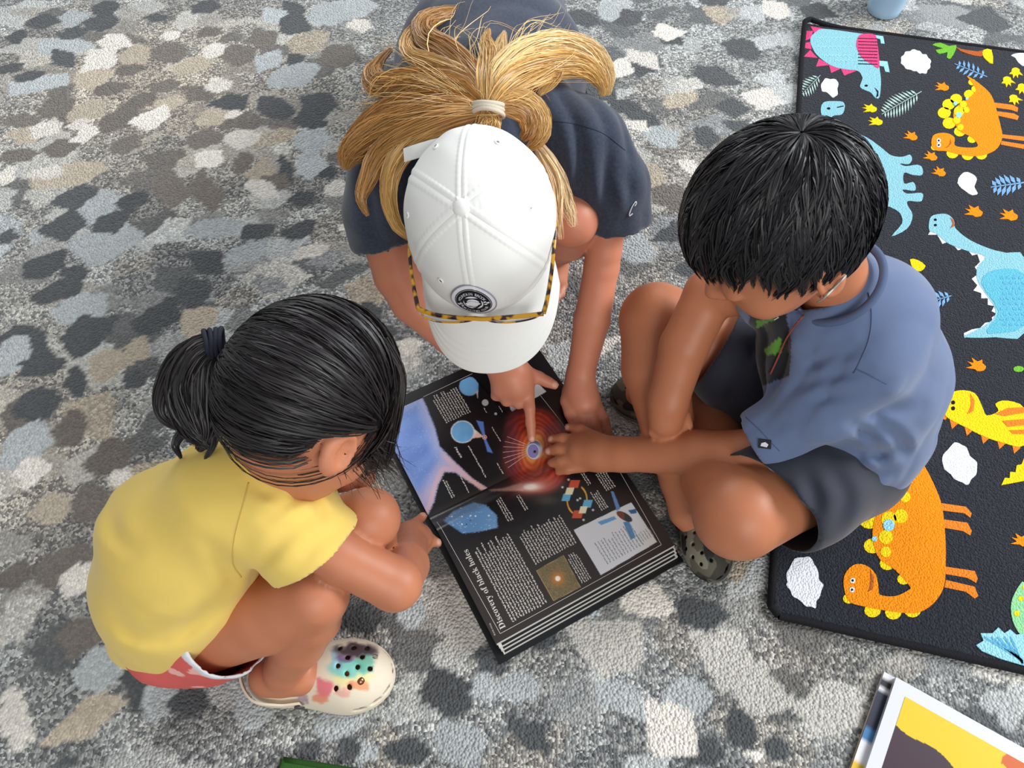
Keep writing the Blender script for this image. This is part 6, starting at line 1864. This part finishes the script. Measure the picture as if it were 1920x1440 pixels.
# ------------------------------------------------------------------ foam clogs
def build_clog(label, heel, toe, mat, colf, rivet_mat, holes=None, tilt=0.0, width=1.0, charm=None, group=None):
    heel = np.asarray(heel, float); toe = np.asarray(toe, float)
    d = toe - heel; L = np.linalg.norm(d[:2]); ex = np.array([d[0], d[1], 0]) / L; ez = np.array([0, 0, 1.0]); ey = np.cross(ez, ex)
    ey, ez = ey * math.cos(tilt) + ez * math.sin(tilt), ez * math.cos(tilt) - ey * math.sin(tilt)
    s = L / 0.20
    root = thing('foam_clog', (heel[0], heel[1], 0.0), label, 'clog', group)
    B = Build(); I = np.eye(3); w = width
    B.chain([((np.array([0.040, 0, 0.012])), 0.034 * w), (np.array([0.085, 0.0, 0.012]), 0.034 * w), (np.array([0.140, 0.0, 0.012]), 0.043 * w), (np.array([0.155, 0, 0.012]), 0.042 * w)], 0.02)
    B.ell(np.array([0.133, 0, 0.018]), I, (0.068, 0.0445 * w, 0.050), 0.02)
    B.ell(np.array([0.045, 0, 0.022]), I, (0.046, 0.037 * w, 0.036), 0.02)
    h = 0.0020
    F = B.field(h, 0.01)
    inner = F.D + 0.0055
    gx = [F.lo[a] + h * np.arange(F.n[a]) for a in range(3)]
    X, Y, Z = np.meshgrid(*gx, indexing='ij', sparse=True)
    # foot space and the throat of the shoe
    hollow = np.maximum(inner, 0.016 - Z)
    throat = np.sqrt(((X - 0.042) / 0.060) ** 2 + (Y / (0.034 * w)) ** 2 + ((Z - 0.062) / 0.038) ** 2) - 1
    throat = throat * 0.034
    F.D = np.maximum(F.D, -hollow).astype(np.float32)
    F.D = np.maximum(F.D, -throat).astype(np.float32)
    F.D = np.maximum(F.D, 0.0006 - Z + 0 * X).astype(np.float32)
    loc = lambda p: np.array([(p - heel) @ ex, (p - heel) @ ey, (p - heel) @ ez]) / s
    if holes is not None:
        for q in holes:
            dist = np.sqrt((X - q[0]) ** 2 + (Y - q[1]) ** 2) - 0.0034
            dist = np.maximum(dist, 0.025 - Z)
            F.D = np.maximum(F.D, -dist).astype(np.float32)
    for (vx, vy) in ((0.194, 0.006), (0.190, -0.018), (0.178, -0.032), (0.158, -0.041), (0.186, 0.026)):      # drain slots round the toe
        dist = np.sqrt(((X - vx) / 0.010) ** 2 + ((Y - vy * w) / 0.010) ** 2 + ((Z - 0.026) / 0.0042) ** 2) - 1
        F.D = np.maximum(F.D, -dist * 0.0042).astype(np.float32)
    V, Q = F.mesh()
    to_w = lambda v: np.array([heel[0], heel[1], 0.0]) + s * (v[..., :1] * ex + v[..., 1:2] * ey + v[..., 2:] * ez)
    W = to_w(V)
    if tilt: W[:, 2] += max(0.0, -W[:, 2].min())
    mesh_np('shoe_shell', W, Q, mat, root, cols=colf(W, V))
    # heel strap and its rivets
    lift = 0.0 if not tilt else max(0.0, -to_w(V)[:, 2].min())
    up = np.array([0, 0, lift])
    pts = [(0.080, -0.040 * w, 0.036), (0.050, -0.0415 * w, 0.040), (0.015, -0.034 * w, 0.045), (-0.004, 0, 0.047), (0.015, 0.034 * w, 0.045), (0.050, 0.0415 * w, 0.040), (0.080, 0.040 * w, 0.036)]
    C = spline(np.array(pts), 60); T = unit(np.gradient(C, axis=0)); z = np.tile([0, 0, 1.0], (60, 1)); o = unit(np.cross(T, z))
    hw = np.interp(np.linspace(0, 1, 60), [0, 0.12, 0.5, 0.88, 1], [0.009, 0.006, 0.0055, 0.006, 0.009])[:, None]
    ring = np.stack([C + z * hw + o * 0.0015, C + z * hw - o * 0.0015, C - z * hw - o * 0.0015, C - z * hw + o * 0.0015], 1)
    k = np.arange(240).reshape(60, 4); kr = np.roll(k, -1, 1)
    Fs = [list(q) for q in np.stack([k[:-1], k[1:], kr[1:], kr[:-1]], -1).reshape(-1, 4)] + [list(k[0]), list(k[-1])[::-1]]
    sw = to_w(ring.reshape(-1, 3)) + up
    mesh_np('heel_strap', sw, Fs, mat, root, smooth=False, cols=colf(sw, ring.reshape(-1, 3)))
    for sg in (-1, 1):
        a = np.arange(20) * 2 * np.pi / 20
        V = []
        for rr_, off in ((0.0072, 0.0430), (0.0072, 0.0445), (0.0055, 0.0455)):
            V += [(0.079 + rr_ * math.cos(q), sg * off * w, 0.036 + rr_ * math.sin(q)) for q in a]
        i = np.arange(60).reshape(3, 20); j = np.roll(i, -1, 1)
        Fr = [list(q) for q in np.stack([i[:-1], j[:-1], j[1:], i[1:]], -1).reshape(-1, 4)] + [list(i[2])]
        if sg > 0: Fr = [f[::-1] for f in Fr]
        mesh_np('rivet', to_w(np.array(V)) + up, Fr, rivet_mat, root)
    if charm is not None:
        c = to_w(np.array([charm[0], charm[1], 0.058])); lathe('charm', [(0.0, 0.006), (0.004, 0.005), (0.0062, 0.002), (0.0066, -0.003), (0, -0.004)], c, new_mat('charm_metal', srgb(150, 96, 70), 0.25, 0.5, metal=0.8), root, 20)
    return root

def build_clogs():
    K = lambda x, y: (440 + x / 6, 1170 + y / 6)
    heel, toe = P(464, 1268, 0.03), P(735, 1264, 0.02)
    d = (toe - heel) * np.array([1, 1, 0]); L = np.linalg.norm(d); ex = d / L; ey = np.cross([0, 0, 1.0], ex); s = L / 0.20
    def lc(x, y, z=0.055):
        p = P(*K(x, y), z * s) - heel * np.array([1, 1, 0]); return (p @ ex / s, p @ ey / s)
    holes = [lc(x, y) for x, y in ((1190,285),(1340,275),(1480,268),(1285,397),(1443,382),(1573,358),(1180,492),(1395,502),(1525,510),(1280,577),(1150,732),(1298,716))]
    def dye(W, Lc):
        px, py = proj(W); x = (px - 440) * 6; y = (py - 1170) * 6; n = len(W)
        q = np.stack([x, y, 0 * x], 1); wob = 45 * wavy(q, 3, 0.03) + 18 * wavy(q, 4, 0.12)
        c = np.tile(np.array([226., 214, 192]), (n, 1))
        def mix(col, cx, cy, rx, ry, a=1.0):
            d = np.hypot((x - cx + wob) / rx, (y - cy + wob * 0.7) / ry); w = (smooth01(d, 1.15, 0.6) * a * (Lc[:, 2] > 0.03))[:, None]
            c[:] = c * (1 - w) + np.array(col, float) * w
        mix((232, 220, 150), 1330, 620, 260, 130, 0.8); mix((120, 200, 190), 1270, 500, 240, 120, 0.9); mix((96, 170, 150), 1460, 430, 130, 130, 0.85)
        mix((150, 196, 214), 1150, 400, 60, 120, 0.8); mix((66, 52, 58), 1360, 290, 260, 95, 0.95); mix((110, 80, 124), 1250, 390, 110, 55, 0.8)
        mix((220, 110, 120), 1010, 720, 120, 110, 0.9); mix((222, 120, 90), 960, 840, 100, 60, 0.7); mix((226, 130, 96), 1400, 690, 130, 60, 0.7); mix((220, 140, 130), 1230, 770, 110, 60, 0.6); mix((130, 100, 130), 770, 830, 50, 60, 0.6)
        return srgb_np(np.clip(c, 0, 255))
    foam = new_mat('dyed_foam', attr='Col', rough=0.6, spec=0.35)
    riv = new_mat('dark_rivet', srgb(70, 68, 66), 0.5)
    build_clog('cream foam clog with tie-dye toe on the squatting child in yellow', heel, toe, foam, dye, riv, holes, charm=lc(1420, 640))
    def camo(W, Lc):
        w1 = wavy(Lc, 51, 120); w2 = wavy(Lc, 52, 150)
        c = np.tile(np.array([92., 90, 76]), (len(W), 1)); c[w1 > 0.15] = (58, 56, 50); c[w1 < -0.25] = (128, 124, 108); c[w2 > 0.42] = (38, 37, 36)
        c[Lc[:, 2] < 0.014] = (120, 118, 104)
        return srgb_np(c)
    cf = new_mat('camouflage_foam', attr='Col', rough=0.65, spec=0.3)
    gr = new_mat('grey_rivet', srgb(60, 60, 58), 0.5)
    hl = [(0.115, -0.02), (0.115, 0.0), (0.115, 0.02), (0.135, -0.028), (0.135, -0.01), (0.135, 0.01), (0.135, 0.028), (0.155, -0.02), (0.155, 0.0), (0.155, 0.02), (0.172, -0.01), (0.172, 0.01)]
    build_clog('camouflage foam clog under the far shin of the child in blue', P(1330, 790, 0.0), P(1146, 742, 0.0), cf, camo, gr, hl, 0.0, 0.95)
    build_clog('camouflage foam clog tipped on its side below the knee of the child in blue', P(1284, 920, 0.0), P(1346, 1098, 0.0), cf, camo, gr, hl, 0.55, 0.9)
build_clogs()
